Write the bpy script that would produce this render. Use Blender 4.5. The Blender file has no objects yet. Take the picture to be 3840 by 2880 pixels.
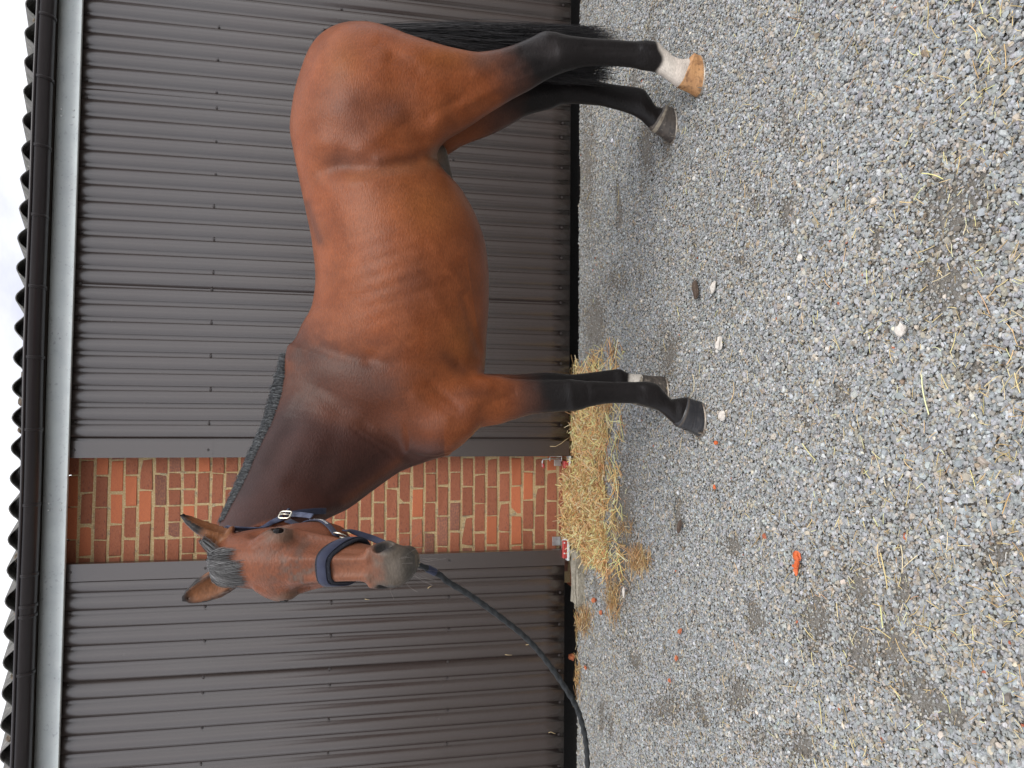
import bpy, bmesh, math, random, time
import numpy as np
from mathutils import Matrix, Vector
from mathutils.bvhtree import BVHTree

T0 = time.time()
rng = np.random.default_rng(7)
random.seed(7)
SC = bpy.context.scene
COL = SC.collection

# ------------------------------------------------------------------ camera
# photographed with the phone turned on its side: world "up" is picture left
F_PX, CX, CY = 2885.0, 1920.0, 1440.0
PITCH, ROLL, YAW = map(math.radians, (11.99, 0.937, 2.454))
CAM_H, CAM_D = 1.479, 4.85                 # eye height, distance to the doors (doors at y = 0)
fw = np.array([math.sin(YAW) * math.cos(PITCH), math.cos(YAW) * math.cos(PITCH), -math.sin(PITCH)])
_r = np.array([math.cos(YAW), -math.sin(YAW), 0.0])
_u = np.cross(_r, fw)
RT = math.cos(ROLL) * _r + math.sin(ROLL) * _u
UP = -math.sin(ROLL) * _r + math.cos(ROLL) * _u
EYE = np.array([0.0, -CAM_D, CAM_H])
cam = bpy.data.cameras.new('camera')
cam.sensor_width = 36.0
cam.lens = F_PX / 3840.0 * 36.0
cam.clip_start = 0.05
cam.clip_end = 500.0
cam_o = bpy.data.objects.new('camera', cam)
COL.objects.link(cam_o)
mx, my, mz = -UP, RT, -fw
cam_o.matrix_world = Matrix(((mx[0], my[0], mz[0], EYE[0]), (mx[1], my[1], mz[1], EYE[1]),
                             (mx[2], my[2], mz[2], EYE[2]), (0, 0, 0, 1)))
SC.camera = cam_o

# ------------------------------------------------------------------ light
SUN_EL, SUN_AZ = math.radians(52), math.radians(152)   # thin cloud: a broad sun behind the viewer, a little right
SKY_CLOUD = 12.3
world = bpy.data.worlds.new('World')
SC.world = world
world.use_nodes = True
wn, wl = world.node_tree.nodes, world.node_tree.links
wn.clear()
wo = wn.new('ShaderNodeOutputWorld')
bg = wn.new('ShaderNodeBackground')
bg.inputs['Strength'].default_value = 0.1
sky = wn.new('ShaderNodeTexSky')
sky.sky_type = 'NISHITA'
sky.sun_disc = False
sky.sun_elevation = SUN_EL
sky.sun_rotation = SUN_AZ
tc = wn.new('ShaderNodeTexCoord')
mp = wn.new('ShaderNodeMapping')
mp.inputs['Scale'].default_value = (1, 1, 2.2)
n1 = wn.new('ShaderNodeTexNoise')
n1.inputs['Scale'].default_value = 3.2
n1.inputs['Detail'].default_value = 7
n1.inputs['Roughness'].default_value = 0.55
cr = wn.new('ShaderNodeValToRGB')
cr.color_ramp.elements[0].position = 0.3
cr.color_ramp.elements[0].color = (0.50, 0.51, 0.58, 1)
cr.color_ramp.elements[1].position = 0.62
cr.color_ramp.elements[1].color = (1, 1, 1, 1)
sc_ = wn.new('ShaderNodeMix')
sc_.data_type = 'RGBA'
sc_.blend_type = 'MULTIPLY'
sc_.inputs[0].default_value = 1.0
sc_.inputs[7].default_value = (SKY_CLOUD, SKY_CLOUD, SKY_CLOUD * 1.02, 1)
mxs = wn.new('ShaderNodeMix')
mxs.data_type = 'RGBA'
mxs.inputs[0].default_value = 0.90
wl.new(tc.outputs['Generated'], mp.inputs['Vector'])
wl.new(mp.outputs[0], n1.inputs['Vector'])
wl.new(n1.outputs[0], cr.inputs[0])
wl.new(cr.outputs[0], sc_.inputs[6])
wl.new(sky.outputs[0], mxs.inputs[6])
wl.new(sc_.outputs[2], mxs.inputs[7])
wl.new(mxs.outputs[2], bg.inputs['Color'])
wl.new(bg.outputs[0], wo.inputs['Surface'])

sun = bpy.data.lights.new('sun', 'SUN')
sun.energy = 1.5
sun.angle = math.radians(42)
sun.color = (1.0, 0.965, 0.91)
sun_o = bpy.data.objects.new('sun', sun)
COL.objects.link(sun_o)
sd = Vector((math.sin(SUN_AZ) * math.cos(SUN_EL), math.cos(SUN_AZ) * math.cos(SUN_EL), math.sin(SUN_EL)))
sun_o.rotation_euler = sd.to_track_quat('Z', 'Y').to_euler()
sun_o.location = (2, 6, 12)

SC.view_settings.view_transform = 'Standard'
SC.view_settings.look = 'None'
SC.view_settings.exposure = 0.42
SC.view_settings.gamma = 1.0
SC.view_settings.use_curve_mapping = False


# ------------------------------------------------------------------ picture <-> place
S = 3840.0 / 2212.0            # measurements below were taken on the photo at 2212 px width
def ray(px, py):
    return RT * (CY - py * S) / F_PX + UP * (CX - px * S) / F_PX + fw
def onY(px, py, Y):
    d = ray(px, py)
    return EYE + d * ((Y - EYE[1]) / d[1])
def onZ(px, py, Z=0.0):
    d = ray(px, py)
    return EYE + d * ((Z - EYE[2]) / d[2])
def proj(P):
    v = P - EYE
    w = v @ fw
    return (CX - F_PX * (v @ UP) / w) / S, (CY - F_PX * (v @ RT) / w) / S

# ------------------------------------------------------------------ materials
def mat(name, color, rough=0.6, metal=0.0, spec=0.5, noise=None, bump=None, attr=None, sheen=0.0, rand=None, spots=None):
    """noise=(scale, amount, colour2)  bump=(scale, strength, dist)  attr=colour attribute  rand=value jitter per object"""
    m = bpy.data.materials.new(name)
    m.use_nodes = True
    nt = m.node_tree
    b = nt.nodes['Principled BSDF']
    b.inputs['Base Color'].default_value = (*color, 1)
    b.inputs['Roughness'].default_value = rough
    b.inputs['Metallic'].default_value = metal
    b.inputs['Specular IOR Level'].default_value = spec
    if sheen:
        b.inputs['Sheen Weight'].default_value = sheen
        b.inputs['Sheen Roughness'].default_value = 0.5
    co = nt.nodes.new('ShaderNodeTexCoord')
    src = None
    if attr:
        a = nt.nodes.new('ShaderNodeAttribute')
        a.attribute_name = attr
        src = a.outputs['Color']
    def mixnode(fac, c1, c2, mode='MIX'):
        x = nt.nodes.new('ShaderNodeMix')
        x.data_type = 'RGBA'
        x.blend_type = mode
        for i, v in ((0, fac), (6, c1), (7, c2)):
            if hasattr(v, 'links'):
                nt.links.new(v, x.inputs[i])
            else:
                x.inputs[i].default_value = v if i == 0 else (*v, 1)
        return x.outputs[2]
    if src is None:
        src = color
    for nz in (noise or []):
        sc, lo, hi, c2 = nz[:4]
        n = nt.nodes.new('ShaderNodeTexNoise')
        n.inputs['Scale'].default_value = sc
        n.inputs['Detail'].default_value = 6
        vec = co.outputs['Object']
        if len(nz) > 4:
            mpn = nt.nodes.new('ShaderNodeMapping')
            mpn.inputs['Scale'].default_value = nz[4]
            nt.links.new(vec, mpn.inputs[0])
            vec = mpn.outputs[0]
        nt.links.new(vec, n.inputs['Vector'])
        r = nt.nodes.new('ShaderNodeMapRange')
        r.inputs[1].default_value = lo
        r.inputs[2].default_value = hi
        nt.links.new(n.outputs[0], r.inputs[0])
        if len(nz) > 5:
            src = mixnode(r.outputs[0], src, mixnode(1.0, src, c2, 'MULTIPLY'))
        else:
            src = mixnode(r.outputs[0], src, c2)
    if rand:
        oi = nt.nodes.new('ShaderNodeObjectInfo')
        r = nt.nodes.new('ShaderNodeMapRange')
        r.inputs[3].default_value = 1 - rand
        r.inputs[4].default_value = 1 + rand
        nt.links.new(oi.outputs['Random'], r.inputs[0])
        h = nt.nodes.new('ShaderNodeHueSaturation')
        nt.links.new(r.outputs[0], h.inputs['Value'])
        if hasattr(src, 'links'):
            nt.links.new(src, h.inputs['Color'])
        else:
            h.inputs['Color'].default_value = (*src, 1)
        src = h.outputs[0]
    if hasattr(src, 'links'):
        nt.links.new(src, b.inputs['Base Color'])
    if bump:
        n = nt.nodes.new('ShaderNodeTexNoise')
        n.inputs['Scale'].default_value = bump[0]
        n.inputs['Detail'].default_value = 5
        vec = co.outputs['Object']
        if len(bump) > 3:
            mpn = nt.nodes.new('ShaderNodeMapping')
            mpn.inputs['Scale'].default_value = bump[3]
            nt.links.new(vec, mpn.inputs[0])
            vec = mpn.outputs[0]
        nt.links.new(vec, n.inputs['Vector'])
        bp = nt.nodes.new('ShaderNodeBump')
        bp.inputs['Strength'].default_value = bump[1]
        bp.inputs['Distance'].default_value = bump[2]
        nt.links.new(n.outputs[0], bp.inputs['Height'])
        nt.links.new(bp.outputs[0], b.inputs['Normal'])
    return m

M = {}
M['door'] = mat('brown_coated_steel', (0.040, 0.028, 0.024), 0.27, spec=1.0, noise=[(2.5, 0.45, 0.8, (0.047, 0.034, 0.030)), (1.1, 0.5, 0.8, (0.044, 0.034, 0.031)), (45, 0.70, 0.85, (0.075, 0.066, 0.060))])
M['screw'] = mat('brown_screw', (0.045, 0.037, 0.036), 0.35, spec=0.6)
M['doorback'] = mat('door_inner', (0.03, 0.027, 0.026), 0.7)
M['galv'] = mat('galvanised_steel', (0.70, 0.74, 0.74), 0.45, metal=0.08, noise=[(14, 0.35, 0.7, (0.60, 0.65, 0.66)), (60, 0.60, 0.70, (0.44, 0.47, 0.49)), (5, 0.35, 0.75, (0.76, 0.82, 0.81))], bump=(30, 0.1, 0.002))
M['steel'] = mat('zinc_plated', (0.55, 0.56, 0.56), 0.35, metal=0.8, noise=[(40, 0.4, 0.7, (0.4, 0.41, 0.42))])
M['rivet'] = mat('rivet', (0.75, 0.77, 0.77), 0.3, metal=0.7)
M['gutter'] = mat('dark_brown_pvc', (0.022, 0.018, 0.020), 0.30, spec=0.6, noise=[(20, 0.5, 0.8, (0.032, 0.027, 0.028), (0.2, 3, 3))])
M['roof'] = mat('fibre_cement', (0.16, 0.155, 0.15), 0.85, noise=[(9, 0.4, 0.65, (0.09, 0.092, 0.082)), (40, 0.55, 0.7, (0.26, 0.25, 0.23))], bump=(60, 0.4, 0.004))
M['moss'] = mat('dry_moss', (0.10, 0.085, 0.06), 0.95, noise=[(60, 0.4, 0.6, (0.17, 0.13, 0.10))], bump=(80, 0.8, 0.01))
M['wood'] = mat('fascia_wood', (0.05, 0.042, 0.036), 0.8)
M['mortar'] = mat('sandy_mortar', (0.43, 0.30, 0.145), 0.95, noise=[(24, 0.55, 0.66, (0.25, 0.20, 0.125)), (110, 0.45, 0.7, (0.55, 0.45, 0.28))], bump=(120, 0.9, 0.006))
M['brick'] = mat('red_brick', (0.40, 0.132, 0.068), 0.85, noise=[(16, 0.42, 0.68, (0.45, 0.17, 0.095)), (9, 0.56, 0.7, (0.24, 0.085, 0.06)), (70, 0.60, 0.75, (0.27, 0.10, 0.065)), (55, 0.70, 0.78, (0.5, 0.38, 0.26))], bump=(70, 0.9, 0.006), rand=0.15)
M['brick_dark'] = mat('fired_brick', (0.20, 0.085, 0.062), 0.8, noise=[(12, 0.42, 0.6, (0.33, 0.135, 0.075)), (70, 0.6, 0.75, (0.14, 0.07, 0.06))], bump=(110, 0.5, 0.004), rand=0.2)
M['brick_orange'] = mat('orange_brick', (0.50, 0.155, 0.065), 0.85, noise=[(20, 0.42, 0.68, (0.42, 0.12, 0.06)), (50, 0.62, 0.75, (0.16, 0.07, 0.05))], bump=(110, 0.5, 0.004), rand=0.1)
M['concrete'] = mat('old_concrete', (0.33, 0.30, 0.24), 0.95, noise=[(14, 0.4, 0.65, (0.22, 0.20, 0.155)), (70, 0.55, 0.7, (0.42, 0.39, 0.33))], bump=(60, 0.8, 0.012))
M['ground'] = mat('gravelly_soil', (0.18, 0.165, 0.14), 0.95, noise=[(2.0, 0.4, 0.65, (0.14, 0.122, 0.098)), (70, 0.45, 0.65, (0.25, 0.235, 0.21)), (260, 0.52, 0.66, (0.27, 0.265, 0.255))], bump=(150, 1.0, 0.012))
M['soil'] = mat('under_door_shade', (0.022, 0.019, 0.016), 0.95, bump=(60, 0.8, 0.01))  # near-black: shade of the gap under the doors put into the colour
M['red'] = mat('red_plastic', (0.42, 0.045, 0.04), 0.4, noise=[(60, 0.5, 0.75, (0.30, 0.05, 0.045)), (30, 0.66, 0.75, (0.4, 0.3, 0.28))])
M['straw'] = mat('straw', (0.5, 0.34, 0.14), 0.6, attr='tint')
M['hair'] = mat('black_hair', (0.012, 0.011, 0.012), 0.42, spec=0.45, attr='tint')
M['carrot'] = mat('carrot_flesh', (0.62, 0.135, 0.035), 0.55, noise=[(90, 0.45, 0.7, (0.50, 0.085, 0.022))], bump=(120, 0.6, 0.004))
M['white_stone'] = mat('pale_stone', (0.66, 0.62, 0.56), 0.85, noise=[(60, 0.45, 0.7, (0.52, 0.47, 0.42))], bump=(90, 0.6, 0.004))
M['bark'] = mat('bark_chip', (0.075, 0.05, 0.036), 0.85, noise=[(60, 0.5, 0.7, (0.13, 0.095, 0.07), (1, 8, 1))], bump=(90, 0.8, 0.004))
M['navy'] = mat('navy_webbing', (0.015, 0.019, 0.045), 0.75, sheen=0.08, noise=[(40, 0.4, 0.7, (0.021, 0.027, 0.060)), (12, 0.5, 0.75, (0.032, 0.038, 0.072))], bump=(700, 0.5, 0.001))
M['navy_pale'] = mat('worn_navy_leather', (0.036, 0.045, 0.085), 0.55, noise=[(50, 0.4, 0.7, (0.085, 0.10, 0.16))])
M['fleece'] = mat('navy_fleece', (0.014, 0.016, 0.026), 0.95, noise=[(300, 0.55, 0.7, (0.05, 0.055, 0.07))], bump=(350, 1.0, 0.006))
M['nickel'] = mat('nickel', (0.78, 0.74, 0.62), 0.25, metal=1.0)
M['thread'] = mat('white_stitching', (0.75, 0.75, 0.76), 0.8)
M['rope'] = mat('black_rope', (0.014, 0.016, 0.018), 0.85, noise=[(160, 0.45, 0.7, (0.03, 0.034, 0.036))], bump=(500, 0.7, 0.002))
M['eye'] = mat('horse_eye', (0.004, 0.003, 0.003), 0.03, spec=0.20)
M['hoof_dark'] = mat('dark_hoof', (0.085, 0.070, 0.058), 0.5, noise=[(25, 0.4, 0.65, (0.045, 0.038, 0.034), (1, 1, 4)), (60, 0.58, 0.72, (0.20, 0.17, 0.14))], bump=(60, 0.4, 0.003, (0.3, 0.3, 3)))
M['hoof_black'] = mat('oiled_hoof', (0.022, 0.022, 0.025), 0.3, noise=[(25, 0.5, 0.7, (0.045, 0.042, 0.042), (1, 1, 4))], bump=(60, 0.4, 0.003, (0.3, 0.3, 3)))
M['hoof_amber'] = mat('amber_hoof', (0.52, 0.28, 0.12), 0.5, noise=[(34, 0.52, 0.66, (0.075, 0.036, 0.018)), (12, 0.4, 0.7, (0.40, 0.20, 0.085)), (80, 0.55, 0.75, (0.25, 0.13, 0.06))], bump=(60, 0.4, 0.003, (0.3, 0.3, 3)))
M['coronet'] = mat('pale_horn', (0.30, 0.26, 0.20), 0.7, noise=[(60, 0.4, 0.65, (0.16, 0.13, 0.10))])
M['shoe'] = mat('worn_iron', (0.30, 0.27, 0.23), 0.4, metal=0.6, noise=[(50, 0.45, 0.65, (0.16, 0.12, 0.09))])

# coat: colour from the painted coat pattern, fine hair grain on top
def coat_material():
    m = bpy.data.materials.new('bay_coat')
    m.use_nodes = True
    nt = m.node_tree
    b = nt.nodes['Principled BSDF']
    a = nt.nodes.new('ShaderNodeAttribute')
    a.attribute_name = 'coat'
    co = nt.nodes.new('ShaderNodeTexCoord')
    n = nt.nodes.new('ShaderNodeTexNoise')
    n.inputs['Scale'].default_value = 210
    n.inputs['Detail'].default_value = 6
    mpn = nt.nodes.new('ShaderNodeMapping')
    mpn.inputs['Scale'].default_value = (0.35, 1.0, 0.8)
    mpn.inputs['Rotation'].default_value = (0, 0.6, 0)
    nt.links.new(co.outputs['Object'], mpn.inputs[0])
    nt.links.new(mpn.outputs[0], n.inputs['Vector'])
    n2 = nt.nodes.new('ShaderNodeTexNoise')
    n2.inputs['Scale'].default_value = 9
    n2.inputs['Detail'].default_value = 5
    nt.links.new(co.outputs['Object'], n2.inputs['Vector'])
    r1 = nt.nodes.new('ShaderNodeMapRange')
    r1.inputs[1].default_value = 0.3; r1.inputs[2].default_value = 0.7
    r1.inputs[3].default_value = 0.74; r1.inputs[4].default_value = 1.04
    nt.links.new(n.outputs[0], r1.inputs[0])
    r2 = nt.nodes.new('ShaderNodeMapRange')
    r2.inputs[1].default_value = 0.3; r2.inputs[2].default_value = 0.7
    r2.inputs[3].default_value = 0.86; r2.inputs[4].default_value = 1.14
    nt.links.new(n2.outputs[0], r2.inputs[0])
    mu = nt.nodes.new('ShaderNodeMath')
    mu.operation = 'MULTIPLY'
    nt.links.new(r1.outputs[0], mu.inputs[0])
    nt.links.new(r2.outputs[0], mu.inputs[1])
    h = nt.nodes.new('ShaderNodeHueSaturation')
    nt.links.new(a.outputs['Color'], h.inputs['Color'])
    nt.links.new(mu.outputs[0], h.inputs['Value'])
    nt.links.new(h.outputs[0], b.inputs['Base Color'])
    b.inputs['Roughness'].default_value = 0.33
    b.inputs['Specular IOR Level'].default_value = 0.23
    b.inputs['Sheen Weight'].default_value = 0.03
    b.inputs['Sheen Roughness'].default_value = 0.45
    bp = nt.nodes.new('ShaderNodeBump')
    bp.inputs['Strength'].default_value = 0.55
    bp.inputs['Distance'].default_value = 0.003
    nt.links.new(n.outputs[0], bp.inputs['Height'])
    nt.links.new(bp.outputs[0], b.inputs['Normal'])
    return m
M['coat'] = coat_material()


# ------------------------------------------------------------------ object helpers
def tag(o, label=None, cat=None, group=None, kind=None):
    if label: o['label'] = label
    if cat: o['category'] = cat
    if group: o['group'] = group
    if kind: o['kind'] = kind
    return o

def empty(name, loc=(0, 0, 0)):
    o = bpy.data.objects.new(name, None)
    o.empty_display_size = 0.1
    o.location = loc
    COL.objects.link(o)
    return o

def put(name, me, material=None, parent=None, loc=None, smooth=False):
    if material is not None and not me.materials:
        me.materials.append(material)
    o = bpy.data.objects.new(name, me)
    COL.objects.link(o)
    if smooth:
        me.polygons.foreach_set('use_smooth', np.ones(len(me.polygons), dtype=bool))
    if parent is not None:
        o.parent = parent
        o.matrix_parent_inverse = Matrix.Identity(4)
        if parent.type == 'EMPTY' and loc is None:
            o.location = -parent.location        # geometry is given in world coordinates
    if loc is not None:
        o.location = loc
    return o

def mesh_np(name, V, Fq):
    V = np.asarray(V, dtype=np.float32)
    Fq = np.asarray(Fq, dtype=np.int32)
    k = Fq.shape[1]
    me = bpy.data.meshes.new(name)
    me.vertices.add(len(V))
    me.vertices.foreach_set('co', V.ravel())
    me.loops.add(Fq.size)
    me.loops.foreach_set('vertex_index', Fq.ravel())
    me.polygons.add(len(Fq))
    me.polygons.foreach_set('loop_start', np.arange(0, Fq.size, k, dtype=np.int32))
    me.polygons.foreach_set('loop_total', np.full(len(Fq), k, dtype=np.int32))
    me.update(calc_edges=True)
    return me

def point_colour(me, name, Cc):
    a = me.color_attributes.new(name, 'FLOAT_COLOR', 'POINT')
    Cc = np.asarray(Cc, dtype=np.float32)
    if Cc.shape[1] == 3:
        Cc = np.hstack([Cc, np.ones((len(Cc), 1), np.float32)])
    a.data.foreach_set('color', Cc.ravel())

def bm_box(bm, lo, hi, bevel=0.0, seg=1):
    g = bmesh.ops.create_cube(bm, size=1.0)
    vs = g['verts']
    lo, hi = np.array(lo, float), np.array(hi, float)
    for v in vs:
        v.co = Vector(tuple((lo + hi) / 2 + np.array(v.co) * (hi - lo)))
    if bevel:
        es = list({e for v in vs for e in v.link_edges})
        bmesh.ops.bevel(bm, geom=es, offset=bevel, segments=seg, affect='EDGES', clamp_overlap=True)
    return bm

def bm_mesh(name, bm):
    me = bpy.data.meshes.new(name)
    bm.normal_update()
    bm.to_mesh(me)
    bm.free()
    return me

def box(name, lo, hi, material, parent=None, bevel=0.0):
    bm = bmesh.new()
    bm_box(bm, lo, hi, bevel)
    return put(name, bm_mesh(name, bm), material, parent)

def tube_mesh(name, pts, rad, n=10, bumps=None, closed=False):
    """tube round a polyline; bumps(theta, s) scales the radius"""
    P = np.asarray(pts, float)
    m = len(P)
    rad = np.broadcast_to(np.asarray(rad, float), (m,))
    if closed:
        T = np.roll(P, -1, 0) - np.roll(P, 1, 0)
    else:
        T = np.gradient(P, axis=0)
    T /= np.linalg.norm(T, axis=1)[:, None]
    ref = np.array([0.0, 0, 1]) if abs(T[0][2]) < 0.9 else np.array([1.0, 0, 0])
    A = np.zeros_like(P)
    a = ref - T[0] * (ref @ T[0])
    for i in range(m):
        a = a - T[i] * (a @ T[i])
        a /= np.linalg.norm(a)
        A[i] = a
    B = np.cross(T, A)
    th = np.linspace(0, 2 * np.pi, n, endpoint=False)
    s = np.concatenate([[0], np.cumsum(np.linalg.norm(np.diff(P, axis=0), axis=1))])
    R = rad[:, None] * (bumps(th[None, :], s[:, None]) if bumps else 1.0) * np.ones((m, n))
    V = P[:, None, :] + R[..., None] * (np.cos(th)[None, :, None] * A[:, None, :] + np.sin(th)[None, :, None] * B[:, None, :])
    V = V.reshape(-1, 3)
    Fq = []
    rows = m if closed else m - 1
    for i in range(rows):
        for j in range(n):
            i2 = (i + 1) % m
            Fq.append((i * n + j, i * n + (j + 1) % n, i2 * n + (j + 1) % n, i2 * n + j))
    me = mesh_np(name, V, Fq)
    if not closed:
        bm = bmesh.new()
        bm.from_mesh(me)
        bmesh.ops.holes_fill(bm, edges=[e for e in bm.edges if e.is_boundary], sides=0)
        bm.to_mesh(me)
        bm.free()
    return me

def strands_mesh(name, P, R, C):
    """three-sided hairs / straws; P (n,m,3), R (n,m), C (n,3)"""
    n, m = P.shape[:2]
    T = np.gradient(P, axis=1)
    T /= np.linalg.norm(T, axis=2)[..., None] + 1e-9
    ref = rng.normal(size=(n, 1, 3))
    A = ref - T * (ref * T).sum(2)[..., None]
    A /= np.linalg.norm(A, axis=2)[..., None] + 1e-9
    B = np.cross(T, A)
    V = np.empty((n, m, 3, 3))
    for j in range(3):
        th = 2 * np.pi * j / 3
        V[:, :, j] = P + R[..., None] * (math.cos(th) * A + math.sin(th) * B)
    idx = np.arange(n * m * 3).reshape(n, m, 3)
    Fs = []
    for j in range(3):
        k = (j + 1) % 3
        Fs.append(np.stack([idx[:, :-1, j], idx[:, :-1, k], idx[:, 1:, k], idx[:, 1:, j]], -1).reshape(-1, 4))
    me = mesh_np(name, V.reshape(-1, 3), np.concatenate(Fs))
    point_colour(me, 'tint', np.repeat(C, m * 3, axis=0))
    me.polygons.foreach_set('use_smooth', np.ones(len(me.polygons), dtype=bool))
    return me

def smooth(a, b, x):
    t = np.clip((x - a) / (b - a), 0, 1)
    return t * t * (3 - 2 * t)

def vnoise(P, scale, seed=0):
    """cheap value noise on 2 coordinates"""
    q = np.asarray(P)[:, :2] * scale
    i = np.floor(q).astype(np.int64)
    f = q - i
    f = f * f * (3 - 2 * f)
    def hsh(a, b):
        h = (a * 374761393 + b * 668265263 + seed * 974711) & 0x7fffffff
        h = ((h ^ (h >> 13)) * 1274126177) & 0x7fffffff
        return (h & 0xffff) / 65535.0
    return (hsh(i[:, 0], i[:, 1]) * (1 - f[:, 0]) + hsh(i[:, 0] + 1, i[:, 1]) * f[:, 0]) * (1 - f[:, 1]) + \
           (hsh(i[:, 0], i[:, 1] + 1) * (1 - f[:, 0]) + hsh(i[:, 0] + 1, i[:, 1] + 1) * f[:, 0]) * f[:, 1]

# ================================================================== GROUND
bm = bmesh.new()
N = 40
xs = np.concatenate([np.linspace(-40, -5, 6), np.linspace(-4.6, 5.2, 50), np.linspace(6, 40, 6)])
ys = np.concatenate([np.linspace(-40, -5, 6), np.linspace(-4.8, 0.02, 40)])
def ground_z(P):
    P = np.asarray(P)
    return -0.012 + 0.012 * (vnoise(P, 1.3, 3) - 0.5) + 0.006 * (vnoise(P, 5, 4) - 0.5)
gx, gy = np.meshgrid(xs, ys, indexing='ij')
GP = np.stack([gx.ravel(), gy.ravel()], 1)
gz = ground_z(GP)
nx, ny = len(xs), len(ys)
ii = np.arange(nx * ny).reshape(nx, ny)
gF = np.stack([ii[:-1, :-1], ii[1:, :-1], ii[1:, 1:], ii[:-1, 1:]], -1).reshape(-1, 4)
bm.free()
ground = put('ground', mesh_np('ground', np.column_stack([GP, gz]), gF), M['ground'], smooth=True)
tag(ground, 'bare brown soil under the loose grey gravel of the yard', kind='structure')

# loose gravel: real stones set on points (nobody could count them)
dirt = [(2060, 450, 75, 110), (2040, 610, 60, 60), (1700, 300, 15, 25), (1395, 330, 14, 60), (1440, 310, 12, 40), (1330, 610, 22, 28), (1440, 760, 20, 55),
        (1280, 700, 25, 70), (1345, 1150, 25, 180), (1330, 1250, 20, 60), (1580, 1180, 18, 22), (1760, 1340, 30, 70), (1590, 1500, 25, 40),
        (1730, 1610, 28, 30), (1850, 1270, 30, 60), (1430, 1530, 40, 30), (2090, 800, 22, 22), (1600, 565, 16, 14), (1320, 90, 30, 14), (1930, 1400, 30, 40), (1690, 250, 12, 30), (1850, 1400, 40, 60),
        (1640, 1600, 20, 25), (2150, 1200, 30, 40), (1270, 360, 14, 160)]
def dirt_at(P):
    q = np.column_stack([P[:, 0], P[:, 1], np.zeros(len(P))])
    a, b = proj(q)
    d = np.zeros(len(P))
    for cxp, cyp, rx, ry in dirt:
        d = np.maximum(d, np.exp(-((a - cxp) / rx) ** 2 - ((b - cyp) / ry) ** 2))
    n = vnoise(P, 4.0, 11) * 0.6 + vnoise(P, 11, 12) * 0.4
    d = d * (0.45 + 1.1 * n)
    return np.clip(d + 0.9 * smooth(0.74, 0.9, n), 0, 1)
NST = 1680000
pts = np.column_stack([rng.uniform(-4.6, 5.2, NST), rng.uniform(-5.2, 0.02, NST)])
# thin out what the lens cannot see
q3 = np.column_stack([pts, np.zeros(NST)])
pa, pb = proj(q3)
front = (q3 - EYE) @ fw > 0.3
vis = front & (pa > 1150) & (pa < 2600) & (pb > -420) & (pb < 2080)
keep = vis | (rng.random(NST) < 0.16)
dd = dirt_at(pts)
keep &= rng.random(NST) > 0.76 * dd
keep_ix = np.where(keep)[0]
pts, dd = pts[keep], dd[keep]
n = len(pts)
size = np.exp(rng.normal(math.log(0.0045), 0.31, n))            # half-size of a stone
size = np.clip(size, 0.0023, 0.0115) * (1 - 0.35 * dd)
near = smooth(-1.5, -3.6, pts[:, 1])
size *= 0.86 + 0.12 * near
layer = rng.random(n)
size *= np.where(vis[keep_ix], 1.0, 1.7)
z = ground_z(pts) + size * 0.25 + layer * 0.009 * (1 - dd) + .002 * rng.normal(0, 1, n)
val = np.exp(rng.normal(math.log(0.335), 0.22, n))
hue = rng.normal(0, 1, (n, 3)) * np.array([0.03, 0.010, 0.034])
base = np.array([0.965, 1.0, 1.005])
tint = val[:, None] * (base + hue)
warm = rng.random(n) < 0.22
tint[warm] *= np.array([1.15, 1.0, 0.82])
pale = rng.random(n) < 0.009
tint[pale] = np.array([0.56, 0.54, 0.50]) * rng.uniform(0.8, 1.15, (pale.sum(), 1))
redd = rng.random(n) < 0.0005
tint[redd] = np.array([0.40, 0.12, 0.06])
brn = (rng.random(n) < 0.05 + 0.3 * dd)
tint[brn] *= np.array([0.62, 0.54, 0.46])
dusty = (0.25 * dd + 0.12 * smooth(-0.9, -0.1, pts[:, 1]))[:, None]
tint = tint * (1 - dusty) + np.array([0.20, 0.17, 0.13]) * dusty
me = bpy.data.meshes.new('gravel')
me.vertices.add(n)
me.vertices.foreach_set('co', np.column_stack([pts, z]).astype(np.float32).ravel())
a = me.attributes.new('scl', 'FLOAT_VECTOR', 'POINT')
sv = size[:, None] * np.column_stack([rng.uniform(0.85, 1.45, n), rng.uniform(0.75, 1.15, n), rng.uniform(0.5, 0.9, n)])
a.data.foreach_set('vector', sv.astype(np.float32).ravel())
a = me.attributes.new('rot', 'FLOAT_VECTOR', 'POINT')
a.data.foreach_set('vector', np.column_stack([rng.normal(0, 0.35, n), rng.normal(0, 0.35, n), rng.uniform(0, 6.28, n)]).astype(np.float32).ravel())
a = me.attributes.new('idx', 'INT', 'POINT')
a.data.foreach_set('value', rng.integers(0, 7, n).astype(np.int32))
point_colour(me, 'tint', np.clip(tint, 0.02, 0.8))

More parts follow.
